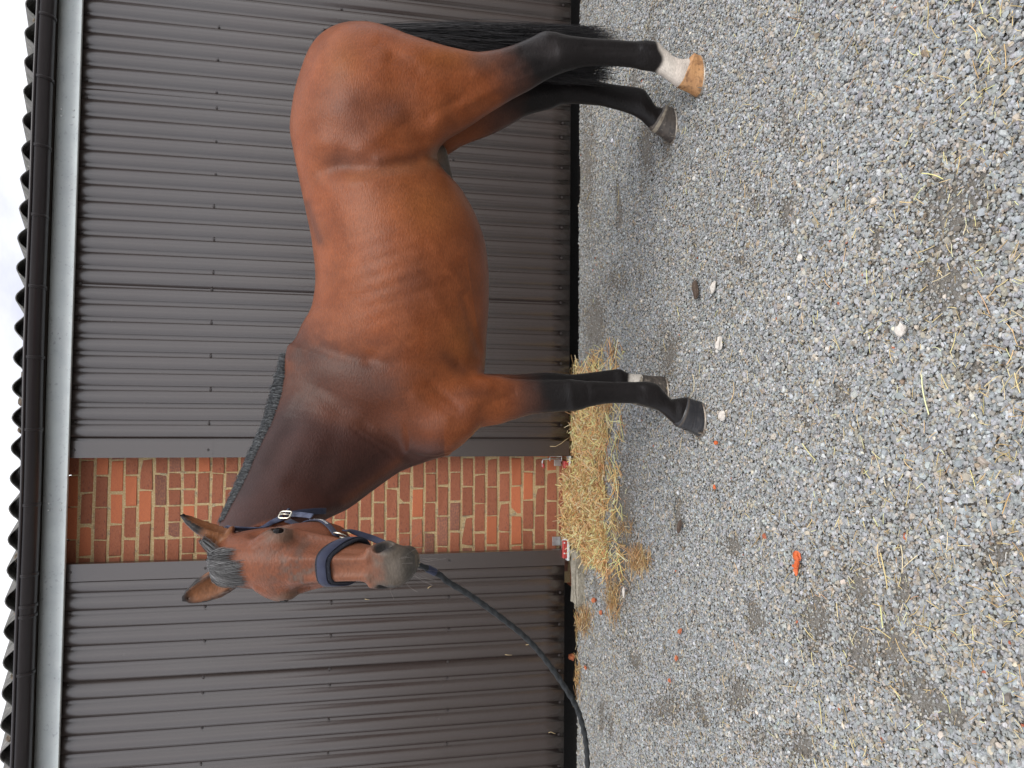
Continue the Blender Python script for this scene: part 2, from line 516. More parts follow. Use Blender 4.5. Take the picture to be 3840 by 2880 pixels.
def stone_material():
    m = bpy.data.materials.new('crushed_stone')
    m.use_nodes = True
    nt = m.node_tree
    b = nt.nodes['Principled BSDF']
    a = nt.nodes.new('ShaderNodeAttribute')
    a.attribute_type = 'INSTANCER'
    a.attribute_name = 'tint'
    co = nt.nodes.new('ShaderNodeTexCoord')
    nz = nt.nodes.new('ShaderNodeTexNoise')
    nz.inputs['Scale'].default_value = 2.2
    nt.links.new(co.outputs['Object'], nz.inputs['Vector'])
    r = nt.nodes.new('ShaderNodeMapRange')
    r.inputs[3].default_value = 0.72
    r.inputs[4].default_value = 1.28
    nt.links.new(nz.outputs[0], r.inputs[0])
    h = nt.nodes.new('ShaderNodeHueSaturation')
    nt.links.new(a.outputs['Color'], h.inputs['Color'])
    nt.links.new(r.outputs[0], h.inputs['Value'])
    nt.links.new(h.outputs[0], b.inputs['Base Color'])
    b.inputs['Roughness'].default_value = 0.75
    return m
M['stone'] = stone_material()

ng = bpy.data.node_groups.new('gravel_nodes', 'GeometryNodeTree')
ng.interface.new_socket('Geometry', in_out='INPUT', socket_type='NodeSocketGeometry')
ng.interface.new_socket('Geometry', in_out='OUTPUT', socket_type='NodeSocketGeometry')
gi, go = ng.nodes.new('NodeGroupInput'), ng.nodes.new('NodeGroupOutput')
g2i = ng.nodes.new('GeometryNodeGeometryToInstance')
for k in range(7):
    ico = ng.nodes.new('GeometryNodeMeshIcoSphere')
    ico.inputs['Radius'].default_value = 1.0
    ico.inputs['Subdivisions'].default_value = 1 if k < 4 else 2
    pos = ng.nodes.new('GeometryNodeInputPosition')
    va = ng.nodes.new('ShaderNodeVectorMath')
    va.operation = 'ADD'
    va.inputs[1].default_value = (17.3 * k + 3, 5.1 * k, -9.7 * k)
    wnz = ng.nodes.new('ShaderNodeTexNoise')
    wnz.inputs['Scale'].default_value = 0.9
    wnz.inputs['Detail'].default_value = 1
    vs = ng.nodes.new('ShaderNodeVectorMath')
    vs.operation = 'SUBTRACT'
    vs.inputs[1].default_value = (0.5, 0.5, 0.5)
    vm = ng.nodes.new('ShaderNodeVectorMath')
    vm.operation = 'SCALE'
    vm.inputs['Scale'].default_value = 1.9
    sp = ng.nodes.new('GeometryNodeSetPosition')
    sm = ng.nodes.new('GeometryNodeSetMaterial')
    sm.inputs['Material'].default_value = M['stone']
    L = ng.links.new
    L(pos.outputs[0], va.inputs[0]); L(va.outputs[0], wnz.inputs['Vector'])
    L(wnz.outputs['Color'], vs.inputs[0]); L(vs.outputs[0], vm.inputs[0])
    L(ico.outputs['Mesh'], sp.inputs['Geometry']); L(vm.outputs[0], sp.inputs['Offset'])
    L(sp.outputs[0], sm.inputs[0]); L(sm.outputs[0], g2i.inputs[0])
iop = ng.nodes.new('GeometryNodeInstanceOnPoints')
iop.inputs['Pick Instance'].default_value = True
def named(nm, typ):
    x = ng.nodes.new('GeometryNodeInputNamedAttribute')
    x.data_type = typ
    x.inputs['Name'].default_value = nm
    return x.outputs[0]
ng.links.new(gi.outputs[0], iop.inputs['Points'])
ng.links.new(g2i.outputs[0], iop.inputs['Instance'])
ng.links.new(named('idx', 'INT'), iop.inputs['Instance Index'])
e2r = ng.nodes.new('FunctionNodeEulerToRotation')
ng.links.new(named('rot', 'FLOAT_VECTOR'), e2r.inputs[0])
ng.links.new(e2r.outputs[0], iop.inputs['Rotation'])
ng.links.new(named('scl', 'FLOAT_VECTOR'), iop.inputs['Scale'])
ng.links.new(iop.outputs[0], go.inputs[0])
gravel = put('gravel', me, M['stone'])
gravel.modifiers.new('stones', 'NODES').node_group = ng
tag(gravel, 'loose grey crushed stone covering the yard', kind='stuff')
print('gravel', n, time.time() - T0)

# ================================================================== STABLE BUILDING
K = 0.951                       # the measured wall plane was fitted at 5.1 m; the place is built at 4.85 m
XR, XL = -0.2575, -0.8625       # edges of the two doors at the brick pier
stable = empty('stable', (0, 0.1, 0))
tag(stable, 'stable front with a red brick pier, galvanised rail cover, dark gutter and corrugated eaves', 'stable')
# brick pier / wall behind the doors
YB = 0.114
wall_core = box('brick_wall', (-1.10, YB + 0.0045, -0.2), (-0.04, YB + 0.20, 3.06), M['mortar'], stable)
box('inner_wall', (-4.6, 1.2, -0.2), (5.4, 1.3, 3.2), M['soil'], stable)  # inside wall in near-black, shade of the door gap put into its colour
box('inner_floor', (-4.6, 0.0, -0.2), (5.4, 1.2, -0.030), M['soil'], stable)  # same painted shade on the floor inside
box('left_lintel', (-4.6, YB, 2.9), (-1.10, YB + 0.2, 3.14), M['wood'], stable)
box('right_lintel', (-0.04, YB, 2.9), (5.4, YB + 0.2, 3.14), M['wood'], stable)
def brick_mesh(k):
    r = random.Random(k)
    bm = bmesh.new()
    bm_box(bm, (-0.5, -0.5, -0.5), (0.5, 0.5, 0.5))
    for v in bm.verts:
        v.co.x *= 1 + r.uniform(-0.035, 0.025)
        v.co.z *= 1 + r.uniform(-0.12, 0.08)
        v.co.y += r.uniform(-0.05, 0.05) if v.co.y < 0 else 0
    es = [e for e in bm.edges if sum(1 for v in e.verts if v.co.y < -0.2) == 2]
    bmesh.ops.bevel(bm, geom=es, offset=0.035, segments=1, affect='EDGES')
    return bm_mesh('brick', bm)
bricks = [brick_mesh(k) for k in range(10)]
for b_ in bricks: b_.materials.append(M['brick'])
CP, BL, BH = 0.0808, 0.181, 0.067
z0 = 0.866 * K + 0.01 - 10 * CP     # course joint measured at z = .866
rb = random.Random(5)
course = 0
nb = 0
zc = z0 - CP
while zc < 3.06:
    off = -0.550 + (0.0955 if course % 2 else 0.0)
    header_row = course in (29, 30, 31, 27) or rb.random() < 0.06
    x = off - 0.191 * 3
    while x < -0.10:
        Lb = BL * (0.98 + 0.03 * rb.random())
        if header_row and rb.random() < 0.6:
            Lb = 0.088
        x1 = x + Lb
        if x1 > -1.0 and x < -0.12:
            o = bpy.data.objects.new('brick', bricks[rb.randrange(10)])
            o.location = ((x + x1) / 2, YB + 0.0425 + rb.uniform(-0.002, 0.0025), zc + CP / 2 + rb.uniform(-0.0015, 0.0015))
            o.scale = (Lb, 0.085, BH * (0.97 + 0.05 * rb.random()))
            o.rotation_euler = (0, rb.uniform(-0.012, 0.012), 0)
            o.parent = wall_core
            COL.objects.link(o)
            q = rb.random()
            if q < 0.07 or q > 0.90:
                o.material_slots[0].link = 'OBJECT'
                o.material_slots[0].material = M['brick_dark'] if q < 0.07 else M['brick_orange']
            nb += 1
        x = x1 + 0.0095 * (0.6 + 0.9 * rb.random())
    zc += CP
    course += 1
# bricks are children of the wall core, whose own origin sits at the stable's
# fascia board, eave soffit
box('fascia_board', (-4.6, -0.050, 3.155), (5.4, -0.03, 3.225), M['wood'], stable)
box('soffit', (-4.6, -0.027, 3.153), (5.4, 0.112, 3.17), M['wood'], stable)
# rail cover: three overlapping galvanised lengths with riveted joints
rail = empty('rail_cover', (0, 0.1, 3.0))
rail.parent = stable; rail.location = (0, 0, 3.0)
joints = [-4.6, float(onY(230 / S * 0 + 130, 1898 / S, -0.055)[0]), float(onY(130, 420 / S, -0.055)[0]), 5.4]
ZB, ZT = 3.0238, 3.1485
for k in range(3):
    x0, x1 = joints[k], joints[k + 1] + (0.012 if k < 2 else 0)
    dy = -0.0012 * (k % 2)
    prof = [(0.085, ZT), (0.0, ZT), (0.0, ZB + 0.017), (-0.007, ZB + 0.002), (-0.006, ZB), (0.018, ZB), (0.018, ZB + 0.002), (-0.002, ZB + 0.002),
            (-0.005, ZB + 0.003), (0.002, ZB + 0.017), (0.002, ZT - 0.002), (0.085, ZT - 0.002)]
    V = [(x, -0.055 + dy + p[0], p[1] + dy * 0.5) for x in (x0, x1) for p in prof]
    m_ = len(prof)
    Fq = [(i, (i + 1) % m_, m_ + (i + 1) % m_, m_ + i) for i in range(m_)]
    o = put('cover_panel', mesh_np('cover_panel', V, Fq), M['galv'], rail)
    o.location = (0, -0.1, -3.0)
    if k:
        for dx in (-0.022, 0.016):
            for dz in (0.03, 0.095):
                me = tube_mesh('rivet', [(x0 + dx, -0.055 - 0.001, ZB + dz), (x0 + dx, -0.055 - 0.0045, ZB + dz), (x0 + dx, -0.055 - 0.006, ZB + dz)], [0.006, 0.0055, 0.002], 8)
                r_ = put('rivet', me, M['rivet'], o, loc=(0, 0, 0), smooth=True)
# gutter
def gutter():
    R_, cy_, cz_ = 0.066, -0.134, 3.204
    prof = []
    for a_ in np.linspace(math.pi, 2 * math.pi, 17):
        prof.append((cy_ + R_ * math.cos(a_), cz_ + R_ * math.sin(a_)))
    for a_ in np.linspace(2 * math.pi, math.pi, 17):
        prof.append((cy_ + (R_ - 0.003) * math.cos(a_), cz_ + (R_ - 0.003) * math.sin(a_)))
    X = np.linspace(-4.6, 5.4, 41)
    sag = 0.004 * np.sin(X * 1.7) + 0.002 * np.sin(X * 4.1)
    m_ = len(prof)
    V = [(x, p[0], p[1] + s_) for x, s_ in zip(X, sag) for p in prof]
    Fq = [(k * m_ + i, k * m_ + (i + 1) % m_, (k + 1) * m_ + (i + 1) % m_, (k + 1) * m_ + i) for k in range(len(X) - 1) for i in range(m_)]
    g = put('gutter', mesh_np('gutter', V, Fq), M['gutter'], stable, smooth=True)
    bead = tube_mesh('gutter_lip', [(x, cy_ - R_ - 0.002, cz_ + 0.003 + s_) for x, s_ in zip(X, sag)], 0.0085, 8)
    put('gutter_lip', bead, M['gutter'], g, loc=(0, 0, 0), smooth=True)
    ypx = [20, 160, 308, 463, 617, 768, 899, 1070, 1129, 1180, 1280, 1318, 1490, 1624]
    for yp in (22, 159, 309, 461, 616, 928, 1092, 1245, 1313, 1460, 1335, 770):
        xb = float(onY(45, yp, cy_ - R_)[0])
        pr = [(xb, cy_ + (R_ + 0.004) * math.cos(a_), cz_ + (R_ + 0.004) * math.sin(a_) + 0.004 * math.sin(xb * 1.7)) for a_ in np.linspace(math.pi * 0.97, 1.75 * math.pi, 12)]
        V, Fq = [], []
        for i, p in enumerate(pr):
            for dx, do in ((-0.009, 0), (0.009, 0), (0.009, -0.003), (-0.009, -0.003)):
                c = np.array([0, cy_, cz_]); v = np.array(p) - np.array([p[0], cy_, cz_]); v = v / np.linalg.norm(v)
                V.append((p[0] + dx, p[1] - v[1] * -do, p[2] - v[2] * -do))
        for i in range(len(pr) - 1):
            for j in range(4):
                Fq.append((i * 4 + j, i * 4 + (j + 1) % 4, i * 4 + 4 + (j + 1) % 4, i * 4 + 4 + j))
        put('gutter_bracket', mesh_np('gutter_bracket', V, Fq), M['gutter'], g, loc=(0, 0, 0))
gutter()
# corrugated fibre-cement roof: separate sheets
roof = empty('roof')
roof.parent = stable
WP, XC = 0.1655, 1.131
slope = math.radians(17)
for k in range(-5, 5):
    nw = 6
    xa = XC - WP * 0.5 + k * nw * WP
    xb = xa + nw * WP + 0.05
    X = np.linspace(xa, xb, nw * 12 + 5)
    ph_ = np.cos(2 * np.pi * (X - XC) / WP)
    zz = 0.016 + 0.0285 * (ph_ - 0.16 * ph_ ** 2 + 0.10) + (0.004 if k % 2 else 0)
    th = 0.0075
    jit = 0.006 * (vnoise(np.column_stack([X * 60, X * 0]), 1.0, k + 9) - 0.5)
    V = []
    for d in (0.0, 0.6, 1.6, 3.0):
        yy, zb = -0.152 + d * math.cos(slope), 3.236 + d * math.sin(slope)
        for x, h, j in zip(X, zz, jit):
            V.append((x, yy + (j if d == 0 else 0), zb + h + th / 2))
        for x, h, j in zip(X, zz, jit):
            V.append((x, yy + (j if d == 0 else 0), zb + h - th / 2))
    m_ = len(X)
    Fq = []
    for r_ in range(3):
        a0, a1 = r_ * 2 * m_, (r_ + 1) * 2 * m_
        for i in range(m_ - 1):
            Fq.append((a0 + i, a0 + i + 1, a1 + i + 1, a1 + i))
            Fq.append((a0 + m_ + i, a1 + m_ + i, a1 + m_ + i + 1, a0 + m_ + i + 1))
    for i in range(m_ - 1):
        Fq.append((i, m_ + i, m_ + i + 1, i + 1))
    put('roof_sheet', mesh_np('roof_sheet', V, Fq), M['roof'], roof, loc=(0, -0.1, 0), smooth=False)
# moss and dirt caught in the hollows of the sheets
def clump(name, c, r, material, parent, seed, sub=2, sq=(1, 1, 1), rough=0.45):
    bm = bmesh.new()
    bmesh.ops.create_icosphere(bm, subdivisions=sub, radius=1.0)
    rr = random.Random(seed)
    ph = [rr.uniform(0, 6) for _ in range(6)]
    for v in bm.verts:
        d = 1 + rough * 0.5 * (math.sin(3.1 * v.co.x + ph[0]) + math.sin(2.7 * v.co.y + ph[1]) + math.sin(3.7 * v.co.z + ph[2])) * 0.6 + rr.uniform(-rough, rough) * 0.35
        v.co = Vector((v.co.x * d * r * sq[0], v.co.y * d * r * sq[1], v.co.z * d * r * sq[2]))
    me = bm_mesh(name, bm)
    me.materials.append(material)
    o = bpy.data.objects.new(name, me)
    o.location = c
    o.rotation_euler = (0, 0, rr.uniform(0, 6.28))
    COL.objects.link(o)
    if parent is not None: o.parent = parent
    return o
for yp in (797, 830, 900, 940, 1040, 1075, 1150, 1180, 1305, 1480, 1600, 35):
    xw = float(onY(50, yp, -0.15)[0])
    kx = round((xw - XC) / WP - 0.5) + 0.5
    clump('moss', (XC + kx * WP + rb.uniform(-0.03, 0.03), -0.13 - 0.1 + rb.uniform(0, 0.05), 3.236 - 0.002 + rb.uniform(0, 0.012)), rb.uniform(0.016, 0.026), M['moss'], roof, int(yp), 2, (1.3, 1, 0.8))
# concrete step under the doors

# ================================================================== SLIDING DOORS
RIB = 0.0
def wx(y_src, x_src=2112.0): return float(onY(x_src / S, y_src / S, 0.0)[0])
scr = [458, 739.5, 852, 965, 1247, 1360]
RIB = (wx(739.5) - wx(965)) / 4.0
VAL0 = wx(852)
print('rib pitch', RIB, 'valley', VAL0)
SCREW_Z = [z_ * K for z_ in (0.124, 0.888, 1.643, 2.405, 3.166)]
def profile(x0, x1, v0):
    """cross-section of the trapezoid sheet between x0 and x1: crown y=0, valley y=.013"""
    P = []
    k0, k1 = math.floor((x0 - v0) / RIB) - 1, math.ceil((x1 - v0) / RIB) + 1
    vw, sl, dep = 0.0150, 0.0026, 0.0125
    for k in range(k0, k1 + 1):
        c = v0 + k * RIB
        P += [(c - vw - sl, 0.0), (c - vw, dep), (c + vw, dep), (c + vw + sl, 0.0)]
    xs_, ys_ = np.array([p[0] for p in P]), np.array([p[1] for p in P])
    inside = [(x0, float(np.interp(x0, xs_, ys_)))] + [p for p in P if x0 < p[0] < x1] + [(x1, float(np.interp(x1, xs_, ys_)))]
    return inside
def sheet(parent, x0, x1, z0_, z1_, v0, dy):
    P = profile(x0, x1, v0)
    zs = np.linspace(z0_, z1_, 25)
    t = 0.0009
    V = []
    r_ = np.random.default_rng(int(abs(x0 * 1000)))
    ph = r_.uniform(0, 6, 3)
    for z_ in zs:
        wv = [0.00022 * math.sin(z_ * 2.3 + ph[0] + 5 * x) + 0.00012 * math.sin(z_ * 6.1 + ph[1] + 17 * x) for (x, y_) in P]
        for (x, y_), w_ in zip(P, wv): V.append((x, y_ + dy + w_, z_))
        for (x, y_), w_ in zip(P, wv): V.append((x, y_ + dy + t + w_, z_))
    m_ = len(P)
    Fq = []
    for k in range(len(zs) - 1):
        a0, a1 = k * 2 * m_, (k + 1) * 2 * m_
        for i in range(m_ - 1):
            Fq.append((a0 + i, a0 + i + 1, a1 + i + 1, a1 + i))
        Fq.append((a0, a1, a1 + m_, a0 + m_))
        Fq.append((a0 + m_ - 1, a0 + 2 * m_ - 1, a1 + 2 * m_ - 1, a1 + m_ - 1))
    for i in range(m_ - 1):
        Fq.append((i, m_ + i, m_ + i + 1, i + 1))
    return put('cladding_sheet', mesh_np('cladding_sheet', V, Fq), M['door'], parent)
def screw_mesh():
    bm = bmesh.new()
    def ring(r, y, n): return [bm.verts.new((r * math.cos(2 * math.pi * i / n), y, r * math.sin(2 * math.pi * i / n))) for i in range(n)]
    w0, w1 = ring(0.0085, 0.0, 10), ring(0.0075, -0.0025, 10)
    for i in range(10): bm.faces.new((w0[i], w0[(i + 1) % 10], w1[(i + 1) % 10], w1[i]))
    bm.faces.new(w1)
    h0, h1 = ring(0.0048, -0.0025, 6), ring(0.0044, -0.008, 6)
    for i in range(6): bm.faces.new((h0[i], h0[(i + 1) % 6], h1[(i + 1) % 6], h1[i]))
    bm.faces.new(h1)
    bmesh.ops.recalc_face_normals(bm, faces=bm.faces)
    return bm_mesh('screw', bm)
SCREW = screw_mesh()
SCREW.materials.append(M['screw'])
def screw(parent, x, y_, z_):
    o = bpy.data.objects.new('screw', SCREW)
    o.parent = parent
    o.location = Vector((x, y_, z_)) - parent.location
    o.rotation_euler = (0, rb.uniform(0, 1), 0)
    COL.objects.link(o)
def door(x_edge, side, laps, zbase, label, v0):
    """side +1: the door runs to the right of its edge; -1: to the left"""
    d = empty('sliding_door', (x_edge, 0, zbase))
    tag(d, label, 'door', 'brown sliding stable doors')
    far = 5.2 if side > 0 else -4.4
    tw = 0.098
    # edge flashing in two lengths
    za = 2.29
    for z_a, z_b, dd_ in ((zbase, za, 0.0), (za - 0.03, 3.12, -0.0014)):
        bm = bmesh.new()
        lo = min(x_edge, x_edge + side * tw); hi = max(x_edge, x_edge + side * tw)
        bm_box(bm, (lo, -0.0045 + dd_, z_a), (hi, -0.0030 + dd_, z_b))
        e0 = x_edge if side > 0 else x_edge - 0.0015
        bm_box(bm, (e0, -0.003 + dd_ , z_a), (e0 + 0.0015, 0.055, z_b))
        put('edge_flashing', bm_mesh('edge_flashing', bm), M['door'], d)
    # cladding sheets
    xs_ = [x_edge + side * 0.060] + laps + [far]
    for i in range(len(xs_) - 1):
        a_, b_ = xs_[i], xs_[i + 1]
        lo, hi = min(a_, b_), max(a_, b_)
        if side > 0: lo -= 0.055 if i else 0
        else: hi += 0.055 if i else 0
        sheet(d, lo, hi, zbase, 3.12, v0, -0.0016 * (i % 2))
    # frame behind and bottom rail
    lo, hi = min(x_edge + side * 0.004, far), max(x_edge + side * 0.004, far)
    box('door_frame', (lo, 0.024, zbase + 0.004), (hi, 0.060, 3.10), M['doorback'], d)
    lo, hi = min(x_edge, far), max(x_edge, far)
    box('bottom_rail', (lo, 0.0225, zbase - 0.006), (hi, 0.063, zbase + 0.003), M['doorback'], d)
    return d
lapR = [VAL0 - RIB * 2 - 0.02 + 0, 0]
xs1 = float(np.mean([wx(1076), wx(1132)])); xs2 = float(np.mean([wx(458), wx(516)]))
dr = door(XR, +1, [xs1, xs2, xs2 + 10 * RIB], 0.0635, 'long brown corrugated sliding door directly behind the horse, right of the brick pier', VAL0)
# left door valleys: measured on the row of screws at z = 1.65
def wxl(y_src, x_src=1240.0): return float(onY(x_src / S, y_src / S, 0.0)[0])
ls = [2260, 2381, 2504, 2569, 2695, 2819]
VL0 = wxl(2260)
dl = door(XL, -1, [float(np.mean([wxl(2504), wxl(2569)])), float(np.mean([wxl(2504), wxl(2569)])) - 10 * RIB], 0.0905, 'brown corrugated sliding door left of the brick pier, behind the lead rope', VL0)
def screw_cols(v0, side, x_edge, laps):
    cols = []
    bounds = [x_edge + side * 0.1] + laps
    for i, b_ in enumerate(bounds):
        end = bounds[i + 1] if i + 1 < len(bounds) else (5.0 if side > 0 else -4.2)
        k = []
        lo, hi = min(b_, end), max(b_, end)
        for j in range(-60, 61):
            c = v0 + j * RIB
            if lo < c < hi: k.append(c)
        if side < 0: k = k[::-1]
        if i == 0: k = k[::-1][::2][::-1]
        else: k = k[::2]
        cols += k
    return cols
colR = screw_cols(VAL0, 1, XR, [xs1, xs2])
colL = screw_cols(VL0, -1, XL, [float(np.mean([wxl(2504), wxl(2569)]))])
for d_, cols in ((dr, colR), (dl, colL)):
    for c in cols:
        if c > 3.3 or c < -3.0: continue
        for z_ in SCREW_Z:
            screw(d_, c + rb.uniform(-0.004, 0.004), 0.0115, z_ + rb.uniform(-0.004, 0.004))
for z_ in SCREW_Z[1:]:
    screw(dr, XR + 0.045, -0.006, z_)
    screw(dl, XL - 0.045, -0.006, z_)

# floor guides at the foot of the pier
def rod(name, pts, r, material, parent, n=8, loc=None):
    return put(name, tube_mesh(name, pts, r, n), material, parent, smooth=True, loc=loc)
lat = empty('door_latch', (XR - 0.03, 0.05, 0.08))
tag(lat, 'galvanised drop-bolt latch with a red tipped handle beside the long door', 'latch')
def A(px, py, Y=0.03): return onY(px, py, Y)
p1, p2, p3, p4 = A(1172, 1008), A(1173, 992.5), A(1186, 991), A(1213, 990)
rod('bolt_rod', [p1, A(1171.5, 997), p2, p3, p4], 0.0055, M['steel'], lat)
rod('red_cap', [A(1178 - 3, 1010.5), A(1172.5, 1001)], 0.0085, M['red'], lat)
q1, q2, q3_, q4 = A(1188, 996, 0.02), A(1188, 985.5, 0.02), A(1213, 985.5, 0.02), A(1213, 996, 0.02)
rod('guide_loop', [q1, q1 * 0.5 + q2 * 0.5, q2, q2 * 0.5 + q3_ * 0.5, q3_, q3_ * 0.5 + q4 * 0.5, q4], 0.0035, M['steel'], lat)
c = A(1207, 1000, 0.06)
box('mounting_plate', (c[0] - 0.022, 0.085, c[2] - 0.022), (c[0] + 0.020, 0.092, c[2] + 0.024), M['steel'], lat, 0.001)
c = A(1222, 1002, 0.04)
box('red_block', (c[0] - 0.028, 0.02, c[2] - 0.014), (c[0] + 0.020, 0.07, c[2] + 0.014), M['red'], lat, 0.003)
c = A(1230, 1000, 0.02)
box('foot_plate', (c[0] - 0.025, -0.005, c[2] - 0.005), (c[0] + 0.045, 0.075, c[2] + 0.004), M['galv'], lat, 0.001)
gd = empty('door_guide', (XL + 0.02, 0.0, 0.06))
tag(gd, 'red plastic guide on a galvanised bracket under the left door', 'door guide')
c = A(1204, 1170, 0.06)
box('wall_plate', (c[0] - 0.030, 0.088, c[2] - 0.030), (c[0] + 0.028, 0.094, c[2] + 0.026), M['steel'], gd, 0.001)
a1, a2 = A(1214, 1167, -0.015), A(1222.5, 1205, -0.015)
bm = bmesh.new()
bm_box(bm, (a2[0], -0.045, a2[2]), (a1[0], -0.012, a1[2]), 0.004)
put('guide_block', bm_mesh('guide_block', bm), M['red'], gd)
a1, a2 = A(1224, 1165, -0.03), A(1227, 1210, -0.03)
box('bracket_arm', (a2[0], -0.05, a2[2] - 0.004), (a1[0], 0.088, a1[2]), M['galv'], gd, 0.001)
a1 = A(1233, 1191, -0.03)
box('bracket_leg', (a1[0] - 0.012, -0.040, -0.01), (a1[0] + 0.012, -0.034, a1[2] + 0.01), M['galv'], gd, 0.001)
for dx in (0.008, 0.075):
    cc = A(1213, 1170, -0.045)
    me = tube_mesh('bolt_head', [(cc[0] - dx, -0.045, 0.105), (cc[0] - dx, -0.050, 0.105), (cc[0] - dx, -0.052, 0.105)], [0.006, 0.0055, 0.002], 8)
    put('bolt_head', me, M['rivet'], gd, smooth=True)
# concrete blocks lying in front of the left door
def block(px0, px1, py0, py1, h, label, seed):
    a_, b_ = onZ(px1, py0, 0.0), onZ(px0 + 18, py1, 0.0)
    x0, x1 = min(a_[0], b_[0]), max(a_[0], b_[0])
    y0, y1 = a_[1], -0.012
    bm = bmesh.new()
    bm_box(bm, (x0, y0, -0.08), (x1, y1, h), 0.012, 2)
    bmesh.ops.subdivide_edges(bm, edges=bm.edges[:], cuts=3, use_grid_fill=True)
    rr = random.Random(seed)
    for v in bm.verts:
        v.co += Vector((rr.uniform(-1, 1), rr.uniform(-1, 1), rr.uniform(-1, 1))) * 0.005
    o = put('concrete_block', bm_mesh('concrete_block', bm), M['concrete'])
    tag(o, label, 'concrete block', 'old concrete pieces by the left door')
block(1231, 1262, 1186, 1299, 0.055, 'long weathered concrete kerb block under the left door edge', 1)
block(1238, 1254, 1303, 1322, 0.030, 'short broken concrete lump beside the long kerb block', 2)
print('building', time.time() - T0, 'bricks', nb)

M['door'].node_tree.nodes['Principled BSDF'].inputs['IOR'].default_value = 1.58

# ================================================================== HORSE
YM = -1.63                       # the horse's middle plane
def curve(xs_, ys_):
    xs_, ys_ = np.asarray(xs_, float), np.asarray(ys_, float)
    o = np.argsort(xs_)
    return xs_[o], ys_[o]
def pchip(xq, x, y):
    """monotone cubic interpolation"""
    h = np.diff(x); d = np.diff(y) / h
    m = np.zeros_like(y)
    w1, w2 = 2 * h[1:] + h[:-1], h[1:] + 2 * h[:-1]
    with np.errstate(divide='ignore', invalid='ignore'):
        mm = (w1 + w2) / (w1 / d[:-1] + w2 / d[1:])
    m[1:-1] = np.where(d[:-1] * d[1:] > 0, mm, 0)
    m[0], m[-1] = d[0], d[-1]
    xq = np.clip(xq, x[0], x[-1])
    k = np.clip(np.searchsorted(x, xq) - 1, 0, len(x) - 2)
    t = (xq - x[k]) / h[k]
    return ((1 + 2 * t) * (1 - t) ** 2) * y[k] + t * (1 - t) ** 2 * h[k] * m[k] + t * t * (3 - 2 * t) * y[k + 1] + t * t * (t - 1) * h[k] * m[k + 1]
def sell(u, a, v, b, n):
    """signed distance-like value of a superellipse"""
    k0 = ((np.abs(u) / a) ** n + (np.abs(v) / b) ** n) ** (1.0 / n) + 1e-9
    g = np.sqrt((u / (a * a)) ** 2 + (v / (b * b)) ** 2) / k0 + 1e-9
    d = (k0 - 1) / g
    return np.where(k0 < 0.25, -0.75 * np.minimum(a, b), np.clip(d, -1, 1))
class Prim: pass

class Trunk(Prim):
    def __init__(s, st):
        T = np.array([onY(t, p, YM) for p, t, b, w, tn in st])
        B = np.array([onY(b, p, YM) for p, t, b, w, tn in st])
        X = (T[:, 0] + B[:, 0]) / 2
        o = np.argsort(X)
        s.X = X[o]; s.T = T[o, 2]; s.B = B[o, 2]
        s.W = np.array([q[3] for q in st])[o]; s.N = np.array([q[4] for q in st])[o]
        s.lo = np.array([s.X[0] - .1, YM - .45, s.B.min() - .1]); s.hi = np.array([s.X[-1] + .1, YM + .45, s.T.max() + .1])
    def __call__(s, P):
        x = P[:, 0]
        t, b, w, tn = (pchip(x, s.X, q) for q in (s.T, s.B, s.W, s.N))
        c, a = (t + b) / 2, (t - b) / 2
        v = (P[:, 2] - c)
        r = np.clip(v / a, -1, 1)
        up = np.clip((r + 0.15) / 1.15, 0, 1)
        ww = w * (1 - tn * up ** 2.0) * (1 - 0.10 * np.clip(-r, 0, 1) ** 2)
        d = sell(v, a, P[:, 1] - YM, ww, 2.25)
        ex = np.maximum(np.maximum(s.X[0] - x, x - s.X[-1]), 0)
        return np.where(ex > 0, np.sqrt(np.maximum(d, 0) ** 2 + ex ** 2), d)

class Leg(Prim):
    """horizontal slices: (px, front py, back py, half width, centre y)"""
    def __init__(s, st, n=2.2):
        A_ = np.array([onY(p, f, y) for p, f, b, w, y in st]); B_ = np.array([onY(p, b, y) for p, f, b, w, y in st])
        Z = (A_[:, 2] + B_[:, 2]) / 2
        o = np.argsort(Z)
        s.Z = Z[o]; s.F = A_[o, 0]; s.Bk = B_[o, 0]
        s.W = np.array([q[3] for q in st])[o]; s.Y = np.array([q[4] for q in st])[o]; s.n = n
        s.lo = np.array([s.F.min() - .1, (s.Y - s.W).min() - .08, s.Z[0] - .06]); s.hi = np.array([s.Bk.max() + .1, (s.Y + s.W).max() + .08, s.Z[-1] + .06])
    def __call__(s, P):
        z = P[:, 2]
        f, b, w, y = (pchip(z, s.Z, q) for q in (s.F, s.Bk, s.W, s.Y))
        d = sell(P[:, 0] - (f + b) / 2, (b - f) / 2, P[:, 1] - y, w, s.n)
        ex = np.maximum(np.maximum(s.Z[0] - z, z - s.Z[-1]), 0)
        return np.where(ex > 0, np.sqrt(np.maximum(d, 0) ** 2 + ex ** 2), d)

